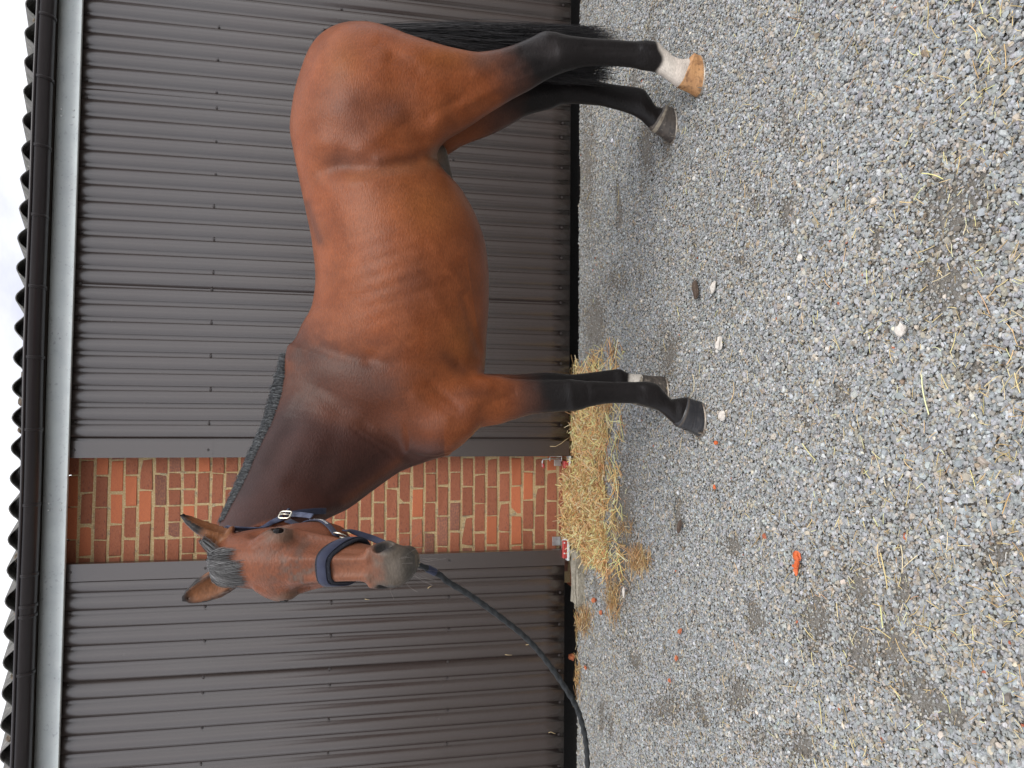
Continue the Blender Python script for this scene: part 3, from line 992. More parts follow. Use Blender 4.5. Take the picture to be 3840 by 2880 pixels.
class Spine(Prim):
    """neck: stations (crest point, throat point, half width)"""
    def __init__(s, st):
        Tp = np.array([q[0] for q in st]); Bp = np.array([q[1] for q in st])
        tt = np.arange(len(st)); tf = np.linspace(0, len(st) - 1, 25)
        s.Tp = np.stack([pchip(tf, tt, Tp[:, k]) for k in range(3)], 1); s.Bp = np.stack([pchip(tf, tt, Bp[:, k]) for k in range(3)], 1)
        s.W = pchip(tf, tt, np.array([q[2] for q in st]))
        s.C = (s.Tp + s.Bp) / 2
        s.a = np.linalg.norm(s.Tp - s.Bp, axis=1) / 2
        s.Nn = (s.Tp - s.Bp) / (2 * s.a[:, None])
        Tg = np.gradient(s.C, axis=0)
        s.S = np.cross(Tg, s.Nn); s.S /= np.linalg.norm(s.S, axis=1)[:, None]
        s.Tg = np.cross(s.Nn, s.S)
        s.lo = np.minimum(s.Tp, s.Bp).min(0) - .12; s.hi = np.maximum(s.Tp, s.Bp).max(0) + .12
        s.lo[1] -= .12; s.hi[1] += .12
    def __call__(s, P):
        D = np.full(len(P), 9.0); U = np.zeros(len(P))
        best = np.full(len(P), 9.0)
        for k in range(len(s.C) - 1):
            # fraction between the two section planes
            d0 = (P - s.C[k]) @ s.Tg[k]; d1 = (P - s.C[k + 1]) @ s.Tg[k + 1]
            den = d0 - d1
            t = np.where(np.abs(den) > 1e-6, d0 / den, 0.5)
            first, last = k == 0, k == len(s.C) - 2
            ok = (t >= (-1e9 if first else 0)) & (t <= (1e9 if last else 1)) & (den > 0)
            tc_ = np.clip(t, 0, 1)
            over = np.where(t < 0, np.abs(d0), np.where(t > 1, np.abs(d1), 0))
            c = s.C[k] + tc_[:, None] * (s.C[k + 1] - s.C[k])
            nn = s.Nn[k] * (1 - tc_[:, None]) + s.Nn[k + 1] * tc_[:, None]
            ss = s.S[k] * (1 - tc_[:, None]) + s.S[k + 1] * tc_[:, None]
            a = s.a[k] * (1 - tc_) + s.a[k + 1] * tc_; w = s.W[k] * (1 - tc_) + s.W[k + 1] * tc_
            v = ((P - c) * nn).sum(1); u = ((P - c) * ss).sum(1)
            r = np.clip(v / a, -1, 1)
            ww = w * (1 - 0.50 * np.clip(r, 0, 1) ** 2) * (1 - 0.12 * np.clip(-r, 0, 1) ** 2)
            d = sell(v, a, u, ww, 2.1)
            d = np.where(over > 0, np.sqrt(np.maximum(d, 0) ** 2 + over ** 2), d)
            dist = np.abs(v) + np.abs(u) + over
            take = ok & (d < best)
            best = np.where(take, d, best)
        return best

# head frame: W = horse's left, F = out of the forehead, L = down towards the muzzle
def rotv(v):
    th = np.linalg.norm(v); k = v / th
    Kx = np.array([[0, -k[2], k[1]], [k[2], 0, -k[0]], [-k[1], k[0], 0]])
    return np.eye(3) + math.sin(th) * Kx + (1 - math.cos(th)) * Kx @ Kx
HS = 1.05
HO = np.array([-0.472, -2.1623, 1.8845])
HM = rotv(np.array([-0.451, -0.0599, -0.1441])) @ np.array([[1, 0, 0], [0, -1, 0], [0, 0, -1.0]]).T
def hw(W, F, L): return HO + HS * (HM @ np.array([W, F, L], float))
def hl(P): return ((P - HO) @ HM) / HS
HL = np.array([-.01, .03, .08, .14, .205, .28, .345, .41, .465, .52, .565, .60, .628, .648])
HF = np.array([.020, .055, .082, .097, .100, .092, .079, .067, .059, .056, .057, .052, .038, .015])
HB = np.array([-.05, -.09, -.14, -.175, -.190, -.192, -.176, -.115, -.078, -.062, -.060, -.062, -.055, -.028])
HWF = np.array([.050, .074, .086, .090, .094, .086, .073, .059, .052, .050, .053, .054, .047, .026])
HWB = np.array([.045, .062, .070, .074, .076, .074, .066, .055, .047, .042, .042, .043, .040, .022])
def ell(p, c, r):
    q = (p - np.array(c)) / np.array(r)
    k0 = np.linalg.norm(q, axis=1) + 1e-9
    k1 = np.linalg.norm(q / np.array(r), axis=1) + 1e-9
    return k0 * (k0 - 1) / k1
def cap(p, a, b, ra, rb=None):
    a, b = np.array(a, float), np.array(b, float)
    rb = ra if rb is None else rb
    ab = b - a
    t = np.clip(((p - a) @ ab) / (ab @ ab), 0, 1)
    return np.linalg.norm(p - a - t[:, None] * ab, axis=1) - (ra + (rb - ra) * t)
def smin(a, b, k):
    h = np.maximum(k - np.abs(a - b), 0) / k
    return np.minimum(a, b) - h * h * k * 0.25
def smax(a, b, k): return -smin(-a, -b, k)

class Head(Prim):
    def __init__(s):
        C = np.array([hw(w, f, l) for w in (-.13, .13) for f in (-.22, .14) for l in (-.06, .70)])
        s.lo, s.hi = C.min(0), C.max(0)
    def __call__(s, P):
        p = hl(P)
        W, F, L = p.T
        ff, fb, wf, wb = (pchip(L, HL, q) for q in (HF, HB, HWF, HWB))
        c, a = (ff + fb) / 2, (ff - fb) / 2
        r = np.clip((F - c) / a, -1, 1)
        w = wb + (wf - wb) * smooth(-0.9, 0.7, r)
        d = sell(F - c, a, W, w, 2.5)
        ex = np.maximum(np.maximum(HL[0] - L, L - HL[-1]), 0)
        d = np.where(ex > 0, np.sqrt(np.maximum(d, 0) ** 2 + ex ** 2), d)
        for sg in (-1, 1):
            q = p * np.array([sg, 1, 1])
            d = smin(d, ell(q, (.076, .034, .222), (.029, .042, .052)), .035)          # brow and orbit
            d = smin(d, ell(q, (.050, -.098, .275), (.032, .075, .100)), .030)          # cheek
            d = smin(d, cap(q, (.086, .004, .275), (.062, -.008, .405), .013, .006), .025)   # facial crest
            d = smax(d, -ell(q, (.095, .012, .165), (.018, .026, .034)), .025)          # hollow above the eye
            d = smin(d, ell(q, (.040, .020, .578), (.023, .034, .042)), .020)           # nostril wing
            d = smin(d, cap(q, (.050, .044, .530), (.058, .018, .576), .009, .011), .028)
            d = smax(d, -ell(q @ np.array([[1, 0, 0], [0, .82, .57], [0, -.57, .82]]).T, tuple(np.array([[1, 0, 0], [0, .82, .57], [0, -.57, .82]]) @ np.array((.066, .036, .570))), (.024, .0125, .030)), .008)
            d = smax(d, -cap(q, (.0, -.020, .655), (.050, -.028, .578), .0035, .0025), .008)   # mouth
            d = smin(d, cap(q, (.030, .074, .30), (.027, .050, .52), .008, .006), .022)          # edge of the nasal bone
            d = smax(d, -ell(q, (.090, .040, .375), (.022, .020, .075)), .035)          # hollow between bone and crest
            d = smin(d, cap(q, (.060, .070, .175), (.086, .052, .215), .010, .012), .020)        # brow ridge
            d = smin(d, cap(q, (.090, .024, .268), (.078, .010, .300), .006, .004), .014)        # lower lid fold
            # eye opening with lids
            d = smin(d, ell(q, (.091, .040, .240), (.022, .027, .033)), .014)
            Rm = np.array([[1, 0, 0], [0, .88, -.48], [0, .48, .88]])
            d = smax(d, -ell((q - np.array((.112, .044, .240))) @ Rm.T, (0, 0, 0), (.026, .0145, .0230)), .004)
        d = smin(d, ell(p, (0, -.040, .618), (.036, .030, .030)), .018)                  # chin
        d = smin(d, ell(p, (0, .012, .618), (.044, .036, .034)), .020)                   # upper lip
        return d * HS

class Ear(Prim):
    def __init__(s, base, tip, scoop, wmax):
        s.b, s.t = np.array(base), np.array(tip)
        ax = s.t - s.b
        s.len = np.linalg.norm(ax); s.ax = ax / s.len
        sc = np.array(scoop, float); sc -= s.ax * (sc @ s.ax); s.sc = sc / np.linalg.norm(sc)
        s.sd = np.cross(s.ax, s.sc); s.w = wmax
        s.lo = np.minimum(s.b, s.t) - .08; s.hi = np.maximum(s.b, s.t) + .08
    def __call__(s, P):
        q = P - s.b
        t = (q @ s.ax) / s.len
        u, v = q @ s.sd, q @ s.sc
        tt = np.clip(t, 0, 1)
        w = s.w * np.interp(tt, [0, .15, .35, .6, .8, .93, 1], [.72, .88, 1.0, .86, .55, .24, .05])
        th = s.w * np.interp(tt, [0, .2, .5, .8, 1], [.80, .75, .5, .3, .06])
        bend = 0.012 * np.sin(np.pi * tt)
        d = sell(u, w, v + bend, th, 2.0)
        ex = np.maximum(np.maximum(-t, t - 1), 0) * s.len
        d = np.where(ex > 0, np.sqrt(np.maximum(d, 0) ** 2 + ex ** 2), d)
        hol = sell(u, np.maximum(w - .0075, .0005), v - th * .80, np.maximum(th * 1.25, .0005), 2.0)
        hol = np.maximum(hol, (0.10 - t) * s.len)
        return smax(d, -hol, .008)

trunk = Trunk([  # py, top, bottom, half width, narrowing towards the top
    (60, 742, 835, .05, .2), (72, 716, 860, .10, .25), (100, 683, 900, .17, .3), (130, 664, 915, .215, .3), (165, 651, 930, .245, .3), (230, 633, 935, .275, .3),
    (290, 626, 938, .285, .35), (345, 635, 945, .275, .35), (415, 649, 1000, .285, .3), (475, 662, 1030, .31, .3), (535, 674, 1047, .325, .3),
    (615, 681, 1053, .33, .32), (665, 674, 1052, .325, .42), (715, 648, 1049, .305, .58), (765, 631, 1047, .28, .66), (815, 655, 1042, .265, .55),
    (870, 710, 1025, .245, .4), (920, 780, 1005, .21, .3), (958, 850, 985, .15, .2), (980, 895, 968, .07, .2)])
near_hind = Leg([(700, 300, 110, .07, -1.72), (740, 325, 66, .11, -1.74), (785, 335, 57, .135, -1.75), (830, 335, 66, .148, -1.76), (880, 332, 82, .150, -1.77), (930, 326, 98, .142, -1.775), (975, 293, 109, .120, -1.78), (1020, 268, 116, .098, -1.785),
                 (1063, 240, 112, .082, -1.785), (1103, 215, 101, .068, -1.785), (1143, 195, 84, .058, -1.785), (1181, 172, 70, .052, -1.785), (1206, 160, 75, .050, -1.785), (1240, 149, 81, .044, -1.785),
                 (1268, 142.5, 84, .037, -1.785), (1318, 141.5, 87, .033, -1.785), (1366, 145, 91, .035, -1.785), (1395, 151, 89, .041, -1.785), (1416, 153, 92, .041, -1.785), (1431, 162, 105, .037, -1.785),
                 (1451, 177, 122, .037, -1.785), (1468, 188, 129, .044, -1.785), (1484, 192, 128, .044, -1.785)])
FH = -1.50
far_hind = Leg([(880, 333, 120, .13, -1.50), (930, 335, 130, .125, FH), (955, 336, 130, .115, FH), (1003, 312, 135, .10, FH), (1068, 287, 150, .084, FH), (1106, 267, 150, .068, FH), (1143, 247, 140, .058, FH), (1191, 234, 138, .052, FH),
                (1218, 224, 148, .050, FH), (1256, 224, 160, .043, FH), (1293, 227, 178, .036, FH), (1331, 236, 184, .033, FH), (1363, 246, 188, .036, FH), (1386, 258, 193, .041, FH), (1400, 272, 208, .037, FH),
                (1414, 284, 230, .037, FH), (1425, 291, 234, .043, FH), (1437, 296, 235, .043, FH)])
near_fore = Leg([(880, 975, 850, .085, -1.76), (930, 984, 830, .105, -1.77), (965, 982, 818, .112, -1.775), (1000, 962, 812, .108, -1.78), (1040, 923, 809, .094, -1.78), (1078, 916.5, 813, .078, -1.78), (1106, 907.5, 818, .067, -1.78),
                 (1156, 894, 820.5, .056, -1.78), (1193, 891, 820.5, .052, -1.78), (1231, 887.5, 821, .051, -1.78), (1266, 881.5, 822, .046, -1.78), (1293, 874.5, 824, .038, -1.78), (1326, 871, 825, .033, -1.78),
                 (1368, 871.5, 825, .035, -1.78), (1393, 877, 824, .041, -1.78), (1416, 884, 829, .041, -1.78), (1431, 893, 844, .037, -1.78), (1450, 910, 862, .037, -1.78), (1466, 922, 860, .045, -1.78), (1480, 930, 858, .045, -1.78)])
FF = -1.40
far_fore = Leg([(960, 965, 815, .105, -1.49), (1000, 945, 810, .10, -1.47), (1040, 905, 807, .088, -1.45), (1078, 890, 808, .074, -1.43), (1106, 880, 809, .065, -1.41), (1150, 872, 806.5, .055, FF), (1186, 868, 805, .051, FF), (1211, 865, 807, .050, FF),
                (1231, 861, 809, .046, FF), (1256, 856, 807, .040, FF), (1281, 852, 804, .035, FF), (1318, 850, 799, .034, FF), (1338, 852, 797, .039, FF), (1350, 858, 803, .037, FF), (1362, 862, 807, .037, FF), (1374, 868, 808, .043, FF), (1384, 872, 808, .043, FF)])
def nst(c, t, Y, w, dt=0.0):
    return (onY(*c, Y), onY(*t, Y + dt), w)
neck = Spine([nst((626, 752), (1000, 900), -1.63, .215), nst((610, 800), (975, 965), -1.635, .205), nst((601, 838), (930, 992), -1.65, .185), nst((581, 905), (868, 1016), -1.69, .152), nst((558, 955), (806, 1058), -1.75, .126),
              nst((524, 1032), (757, 1092), -1.83, .105), nst((497, 1088), (722, 1104), -1.90, .092), nst((472, 1142), (690, 1118), -1.97, .080), nst((462, 1185), (655, 1150), -2.03, .070)])
head = Head()
eb1, et1 = hw(.064, -.015, .035), onY(386, 1107, -2.17)
eb2, et2 = hw(-.064, -.015, .035), onY(385, 1303, -2.15)
near_ear = Ear(eb1, et1, (.95, -.10, .1), .047)
far_ear = Ear(eb2, et2, (-.25, -.95, .1), .049)
def sheath(P):
    return cap(P, onY(948, 330, -1.60), onY(968, 385, -1.60), .035, .02)
sheath.lo = onY(968, 385, -1.60) - .15; sheath.hi = onY(948, 330, -1.60) + .15
ORDER = [(trunk, .03), (neck, .06), (near_hind, .05), (far_hind, .05), (near_fore, .05), (far_fore, .05), (sheath, .03), (head, .022), (near_ear, .016), (far_ear, .016)]

# muscles and hollows of the near side: (kind, pixels..., amplitude in metres)
BUMPS = [
    ('l', 820, 95, 900, 150, 14, -.005), ('l', 770, 330, 860, 250, 20, .006), ('l', 820, 345, 925, 318, 14, .008), ('g', 810, 150, 40, 40, .006), ('l', 925, 250, 990, 215, 12, -.005), ('l', 1000, 230, 1075, 190, 10, .004),
    ('l', 930, 520, 1000, 620, 10, .003), ('l', 1000, 640, 1035, 760, 9, -.005), ('l', 940, 640, 1010, 760, 14, .005), ('g', 900, 720, 60, 40, .006), ('l', 830, 770, 930, 800, 12, .006), ('l', 930, 830, 990, 880, 10, -.005), ('l', 900, 860, 965, 905, 14, .006),
    ('l', 1040, 880, 1110, 850, 8, -.004), ('l', 1060, 845, 1150, 836, 9, -.003), ('l', 1120, 160, 1170, 140, 9, -.003), ('l', 1100, 180, 1210, 140, 3, .0016), ('l', 1010, 560, 1030, 700, 3, .0014), ('l', 660, 920, 600, 1040, 22, .006), ('l', 730, 900, 690, 1060, 26, -.006),
    ('l', 1290, 112, 1400, 112, 5, -.003), ('l', 1200, 60, 1210, 130, 6, .002), ('l', 1232, 822, 1240, 885, 10, .004), ('l', 1268, 824, 1270, 880, 7, -.003), ('g', 1418, 155, 10, 8, .003),
    ('g', 1180, 78, 16, 8, .004), ('l', 1215, 82, 1390, 95, 5, .003), ('l', 1240, 118, 1380, 122, 8, .002), ('l', 1290, 845, 1380, 848, 7, .003), ('g', 1250, 880, 18, 8, .003), ('g', 1405, 100, 14, 9, .003), ('g', 1405, 838, 14, 8, .003),
    ('g', 742, 352, 34, 26, -.022), ('g', 690, 305, 30, 26, .010), ('l', 700, 372, 900, 352, 20, -.010), ('l', 760, 395, 905, 372, 16, .006),
    ('g', 770, 190, 90, 60, .008), ('g', 800, 232, 40, 20, -.008), ('l', 850, 128, 1010, 160, 15, -.007), ('g', 868, 300, 60, 26, .010), ('g', 960, 268, 40, 32, .010),
    ('g', 735, 120, 45, 40, .010), ('g', 900, 130, 60, 30, .006), ('l', 1010, 190, 1110, 140, 16, -.006), ('g', 1055, 215, 45, 18, .006), ('l', 1130, 112, 1200, 110, 9, -.006), ('g', 1190, 78, 20, 10, .004),
    ('l', 685, 452, 720, 520, 22, -.004), ('g', 850, 560, 120, 110, .006),
    ('l', 655, 765, 800, 770, 24, -.006), ('l', 800, 775, 985, 792, 16, -.010), ('g', 880, 840, 70, 40, .012), ('l', 690, 790, 900, 895, 30, .006),
    ('l', 690, 848, 790, 915, 20, -.006), ('l', 790, 915, 885, 985, 17, -.006), ('g', 945, 935, 38, 36, .014), ('l', 905, 900, 1000, 872, 18, -.004), ('l', 985, 800, 1040, 835, 14, -.005),
    ('g', 1005, 880, 45, 22, .008), ('g', 1050, 860, 40, 18, .005), ('l', 960, 985, 1010, 950, 8, -.006),
    ('l', 862, 1000, 740, 1090, 12, .005), ('l', 842, 982, 715, 1072, 14, -.006), ('g', 700, 960, 50, 40, .006), ('l', 640, 850, 560, 1000, 14, .004), ('l', 660, 870, 600, 1000, 18, -.004),
    ('l', 760, 925, 840, 975, 4, -.0025), ('l', 772, 935, 845, 985, 4, -.0025), ('l', 790, 930, 850, 965, 4, -.002),
    ('g', 1236, 855, 24, 16, .003), ('l', 1285, 836, 1385, 838, 4, -.0035), ('l', 1262, 100, 1380, 104, 4, -.0035), ('g', 1206, 120, 26, 20, .003),
    ('l', 630, 700, 660, 690, 14, .002),
]
def bump_field(P):
    px, py = proj(P)
    s_ = 1 - smooth(YM - .10, YM - .02, P[:, 1])
    hd = hl(P)
    s_ = s_ * (1 - smooth(.36, .30, hd[:, 2]) * smooth(-.15, -.05, hd[:, 1]) * (P[:, 0] < 0))
    out = np.zeros(len(P))
    for b_ in BUMPS:
        if b_[0] == 'g':
            _, a0, b0, rx, ry, am = b_
            out += am * np.exp(-((px - a0) / rx) ** 2 - ((py - b0) / ry) ** 2)
        else:
            _, a0, b0, a1, b1, r_, am = b_
            ab = np.array([a1 - a0, b1 - b0], float)
            t = np.clip(((px - a0) * ab[0] + (py - b0) * ab[1]) / (ab @ ab), 0, 1)
            d2 = (px - a0 - t * ab[0]) ** 2 + (py - b0 - t * ab[1]) ** 2
            out += am * np.exp(-d2 / (r_ * r_))
    # ribs
    w = np.exp(-((px - 860) / 110) ** 2 - ((py - 590) / 120) ** 2)
    out += 0.0009 * w * np.sin((py + 0.32 * (px - 860)) / 5.2)
    return out * s_
def field(P, bumps=True):
    d = None
    for pr, k in ORDER:
        v = pr(P)
        d = v if d is None else smin(d, v, k)
    return d - bump_field(P) if bumps else d

t1 = time.time()
H = 0.0095
LO, HI = np.array([-0.86, -2.62, 0.03]), np.array([1.72, -1.12, 2.12])
dims = np.ceil((HI - LO) / H).astype(int) + 1
G = np.full(dims, 1.0, np.float32)
ax = [LO[k] + H * np.arange(dims[k]) for k in range(3)]
for pr, k in ORDER:
    i0 = np.maximum(((pr.lo - .06 - LO) / H).astype(int), 0); i1 = np.minimum(((pr.hi + .06 - LO) / H).astype(int) + 1, dims)
    gx_, gy_, gz_ = np.meshgrid(ax[0][i0[0]:i1[0]], ax[1][i0[1]:i1[1]], ax[2][i0[2]:i1[2]], indexing='ij')
    P = np.stack([gx_.ravel(), gy_.ravel(), gz_.ravel()], 1)
    v = pr(P).reshape(gx_.shape)
    sl = tuple(slice(i0[q], i1[q]) for q in range(3))
    G[sl] = smin(G[sl], v, k)
print('field', dims, time.time() - t1)
def surface_nets(G):
    ins = G < 0
    acc = None
    c000 = ins[:-1, :-1, :-1]
    cnt = np.zeros(c000.shape, np.uint8)
    for i in (0, 1):
        for j in (0, 1):
            for k in (0, 1):
                cnt += ins[i:ins.shape[0] - 1 + i, j:ins.shape[1] - 1 + j, k:ins.shape[2] - 1 + k]
    cells = np.argwhere((cnt > 0) & (cnt < 8))
    vid = -np.ones(cnt.shape, np.int32)
    vid[tuple(cells.T)] = np.arange(len(cells))
    cor = np.array([[i, j, k] for i in (0, 1) for j in (0, 1) for k in (0, 1)])
    val = np.stack([G[tuple((cells + c).T)] for c in cor], 1)
    pos = np.zeros((len(cells), 3)); num = np.zeros(len(cells))
    for a_ in range(8):
        for b_ in range(a_ + 1, 8):
            if np.abs(cor[a_] - cor[b_]).sum() != 1: continue
            va_, vb_ = val[:, a_], val[:, b_]
            m = (va_ < 0) != (vb_ < 0)
            t = np.where(m, va_ / np.where(m, va_ - vb_, 1), 0)
            pos += np.where(m[:, None], cor[a_] + t[:, None] * (cor[b_] - cor[a_]), 0)
            num += m
    V = LO + H * (cells + pos / num[:, None])
    quads = []
    for axis in range(3):
        a0 = [slice(None)] * 3; a1 = [slice(None)] * 3
        a0[axis] = slice(0, -1); a1[axis] = slice(1, None)
        s0, s1 = ins[tuple(a0)], ins[tuple(a1)]
        e = np.argwhere(s0 != s1)
        u, w = (axis + 1) % 3, (axis + 2) % 3
        e = e[(e[:, u] > 0) & (e[:, w] > 0) & (e[:, u] < vid.shape[u]) & (e[:, w] < vid.shape[w])]
        du = np.zeros(3, int); du[u] = 1
        dw = np.zeros(3, int); dw[w] = 1
        q = np.stack([vid[tuple((e - du - dw).T)], vid[tuple((e - dw).T)], vid[tuple(e.T)], vid[tuple((e - du).T)]], 1)
        flip = ~ins[tuple(e.T)]
        q[flip] = q[flip][:, ::-1]
        quads.append(q)
    return V, np.concatenate(quads)
V, Q = surface_nets(G)
del G
def refine(V, Q):
    E_ = np.concatenate([Q[:, [0, 1]], Q[:, [1, 2]], Q[:, [2, 3]], Q[:, [3, 0]]])
    Es = np.sort(E_, axis=1)
    key = Es[:, 0].astype(np.int64) * len(V) + Es[:, 1]
    uq, inv = np.unique(key, return_inverse=True)
    e0, e1 = uq // len(V), uq % len(V)
    nf, nv, ne = len(Q), len(V), len(uq)
    Vn = np.concatenate([V, (V[e0] + V[e1]) / 2, V[Q].mean(1)])
    me_ = (inv + nv).reshape(4, nf)
    fc = np.arange(nf) + nv + ne
    Qn = np.concatenate([np.stack([Q[:, k], me_[k], fc, me_[(k + 3) % 4]], 1) for k in range(4)])
    return Vn, Qn
def project(V, it, bumps=True):
    for _ in range(it):
        e = 0.0015
        f0 = field(V, bumps)
        g = np.stack([field(V + np.eye(3)[k] * e, bumps) - f0 for k in range(3)], 1) / e
        g2 = (g * g).sum(1) + 1e-3
        V = V - np.clip(f0 / g2, -.012, .012)[:, None] * g
    return V
def relax(V, Q, it, lam=0.5):
    n_ = len(V)
    a_ = np.concatenate([Q[:, [0, 1]], Q[:, [1, 2]], Q[:, [2, 3]], Q[:, [3, 0]]])
    for _ in range(it):
        s_ = np.zeros((n_, 3)); c_ = np.zeros(n_)
        for k in range(3):
            s_[:, k] = np.bincount(a_[:, 0], V[a_[:, 1], k], n_) + np.bincount(a_[:, 1], V[a_[:, 0], k], n_)
        c_ = np.bincount(a_[:, 0], minlength=n_) + np.bincount(a_[:, 1], minlength=n_)
        V = V + lam * (s_ / np.maximum(c_, 1)[:, None] - V)
    return V
V = project(V, 1)
V = relax(V, Q, 1)
V, Q = refine(V, Q)
V = project(V, 2)
Vr = relax(V, Q, 2, 0.4)
pl = hl(V)
inh = (np.abs(pl[:, 0]) < .15) & (pl[:, 2] > -.02) & (pl[:, 2] < .70) & (pl[:, 1] > -.12) & (pl[:, 1] < .16) & (head(V) < .012) & (np.minimum(near_ear(V), far_ear(V)) > .004)
V = np.where(inh[:, None], V, Vr)
fm = inh[Q].all(1)
nv0 = len(V)
V2, Qh = refine(V, Q[fm])
ec = np.bincount(Qh.ravel(), minlength=len(V2))
newv = np.arange(len(V2)) >= nv0
# mid-edge points on the border of the refined patch stay on their edge
border = newv & (ec == 2)
act = (newv & ~border) | (np.bincount(Qh.ravel(), minlength=len(V2)) > 0) & (np.arange(len(V2)) < nv0)
ix = np.where(act & ~border)[0]
V2[ix] = project(V2[ix], 2)
V = V2
Q = np.concatenate([Q[~fm], Qh])
print('horse surface', len(V), time.time() - t1)

# ------------------------------------------------------------------ coat pattern (a bay with black points)
def coat(V):
    px, py = proj(V)
    n_ = len(V)
    nz = vnoise(np.column_stack([px, py]), 1 / 38., 2) * .6 + vnoise(np.column_stack([px, py]), 1 / 14., 3) * .4
    fz = vnoise(np.column_stack([px, py]), 1 / 3.0, 5)
    bay = np.array([.238, .068, .0225]); red = np.array([.205, .053, .015]); gold = np.array([.268, .084, .023])
    sooty_and_shade = np.array([.056, .021, .013]); black = np.array([.012, .010, .010])
    C = np.tile(bay, (n_, 1))
    def mix(c, m):
        nonlocal C
        m = np.clip(m, 0, 1)[:, None]
        C = C * (1 - m) + np.asarray(c) * m
    def g(a0, b0, rx, ry): return np.exp(-((px - a0) / rx) ** 2 - ((py - b0) / ry) ** 2)
    def ln(a0, b0, a1, b1, r_):
        ab = np.array([a1 - a0, b1 - b0], float)
        t = np.clip(((px - a0) * ab[0] + (py - b0) * ab[1]) / (ab @ ab), 0, 1)
        return np.exp(-((px - a0 - t * ab[0]) ** 2 + (py - b0 - t * ab[1]) ** 2) / (r_ * r_))
    body = np.ones(n_)
    mix(red, .7 * smooth(.35, .7, nz))
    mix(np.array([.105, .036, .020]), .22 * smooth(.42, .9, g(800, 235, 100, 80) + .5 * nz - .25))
    mix(np.array([.13, .043, .018]), .25 * (g(880, 590, 110, 60) * smooth(.3, .7, nz) + ln(690, 480, 690, 700, 30) * .5))
    mix(gold, .75 * (g(930, 440, 90, 60) + g(970, 120, 60, 26) + g(1000, 740, 40, 60) + g(740, 130, 40, 50)))
    mix(sooty_and_shade * 1.9, .38 * (g(760, 240, 80, 60) + g(730, 345, 40, 30) + g(860, 240, 40, 30) + g(900, 610, 50, 80)))  # shade of the flank hollow painted in, with darker hip and barrel patches
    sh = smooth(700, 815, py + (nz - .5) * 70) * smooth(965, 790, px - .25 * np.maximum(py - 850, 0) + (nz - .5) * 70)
    mix(sooty_and_shade * 1.25, .88 * sh + .4 * g(680, 730, 50, 60))
    # neck: darker towards the crest and throat
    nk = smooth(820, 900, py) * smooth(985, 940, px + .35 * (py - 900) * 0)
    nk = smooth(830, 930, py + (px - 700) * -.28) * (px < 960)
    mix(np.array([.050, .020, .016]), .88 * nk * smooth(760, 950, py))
    mix(np.array([.14, .048, .024]), .6 * nk * (ln(880, 930, 700, 880, 26) + ln(862, 998, 745, 1085, 10)))
    mix(np.array([.04, .022, .02]), .8 * nk * (ln(640, 870, 520, 1060, 30) + .6 * g(690, 1010, 60, 40)))
    mix(np.array([.17, .055, .026]), .6 * (g(900, 920, 70, 45) + g(1000, 890, 40, 30)))
    # dark withers; shade of the loin edge and flank hollow painted in
    mix(sooty_and_shade, .5 * ln(640, 700, 640, 770, 26))
    mix(sooty_and_shade, .55 * ln(664, 440, 690, 520, 9))
    mix(sooty_and_shade * 1.3, .42 * ln(735, 348, 880, 350, 24))
    mix(np.array([.24, .10, .04]), .25 * ln(760, 385, 920, 355, 14))
    mix(sooty_and_shade, .5 * (ln(1000, 800, 960, 770, 14) + g(1030, 850, 50, 14)))
    # black legs
    sd_ = V[:, 1] < YM
    hind = V[:, 0] > .7
    jj = (nz - .5) * 40
    lm = np.where(hind, np.where(sd_, smooth(1090, 1175, px + jj + .55 * (165 - py)), smooth(1075, 1150, px + jj)), smooth(1110, 1195, px + jj * .6 + .25 * (860 - py)))
    lm = lm * (V[:, 2] < .95)
    mix(np.array([.075, .035, .026]), .9 * np.where(hind, np.where(sd_, smooth(1035, 1120, px + jj + .5 * (165 - py)), smooth(1000, 1090, px)), smooth(1070, 1150, px)) * (V[:, 2] < 1.0))
    mix(np.array([.07, .045, .038]), .6 * (hind & sd_) * g(1040, 130, 36, 26))
    mix(black, lm)
    # grey bloom on the hock
    mix(np.array([.040, .034, .034]), .6 * (hind & sd_) * (g(1160, 95, 34, 22) + g(1195, 112, 20, 20)))
    
    # white near hind pastern, white tuft behind the far fore pastern
    w_ = (hind & sd_) * smooth(1412, 1424, px + (nz - .5) * 12 - 14 * np.exp(-((py - 128) / 22) ** 2)) * (px < 1600)
    mix(np.array([.70, .63, .55]), w_)
    mix(np.array([.60, .50, .43]), .35 * w_ * smooth(1445, 1470, px))
    ffm = (V[:, 1] > -1.5) & (V[:, 0] < .5) & (V[:, 2] < .3)
    mix(np.array([.66, .61, .54]), ffm * smooth(1356, 1364, px + (nz - .5) * 8) * smooth(850, 838, py))
    # sheath and flank skin
    mix(np.array([.11, .10, .085]), .95 * smooth(.045, .0, sheath(V)) * (px > 942))
    mix(np.array([.40, .22, .12]), .5 * g(940, 340, 14, 22))
    # head
    p = hl(V)
    W, F, L = p.T
    hm = smooth(.05, .02, head(V)) * smooth(-.20, -.10, F + .25 * L) * (V[:, 0] < .05)
    mz = vnoise(np.column_stack([W * 40 + 9, L * 40]), 1.0, 8) * .6 + vnoise(np.column_stack([W * 110 + 3, L * 110]), 1.0, 9) * .4
    mix(np.array([.185, .064, .032]), hm)
    mix(np.array([.110, .056, .038]), hm * .8 * smooth(.3, .75, mz) * np.exp(-((L - .30) / .13) ** 2) * smooth(-.02, .05, F))
    mix(np.array([.125, .100, .082]), hm * .6 * smooth(.5, .8, mz) * np.exp(-((L - .33) / .07) ** 2 - ((W + .01) / .05) ** 2))
    mix(np.array([.21, .066, .028]), hm * .6 * np.exp(-((L - .13) / .08) ** 2))
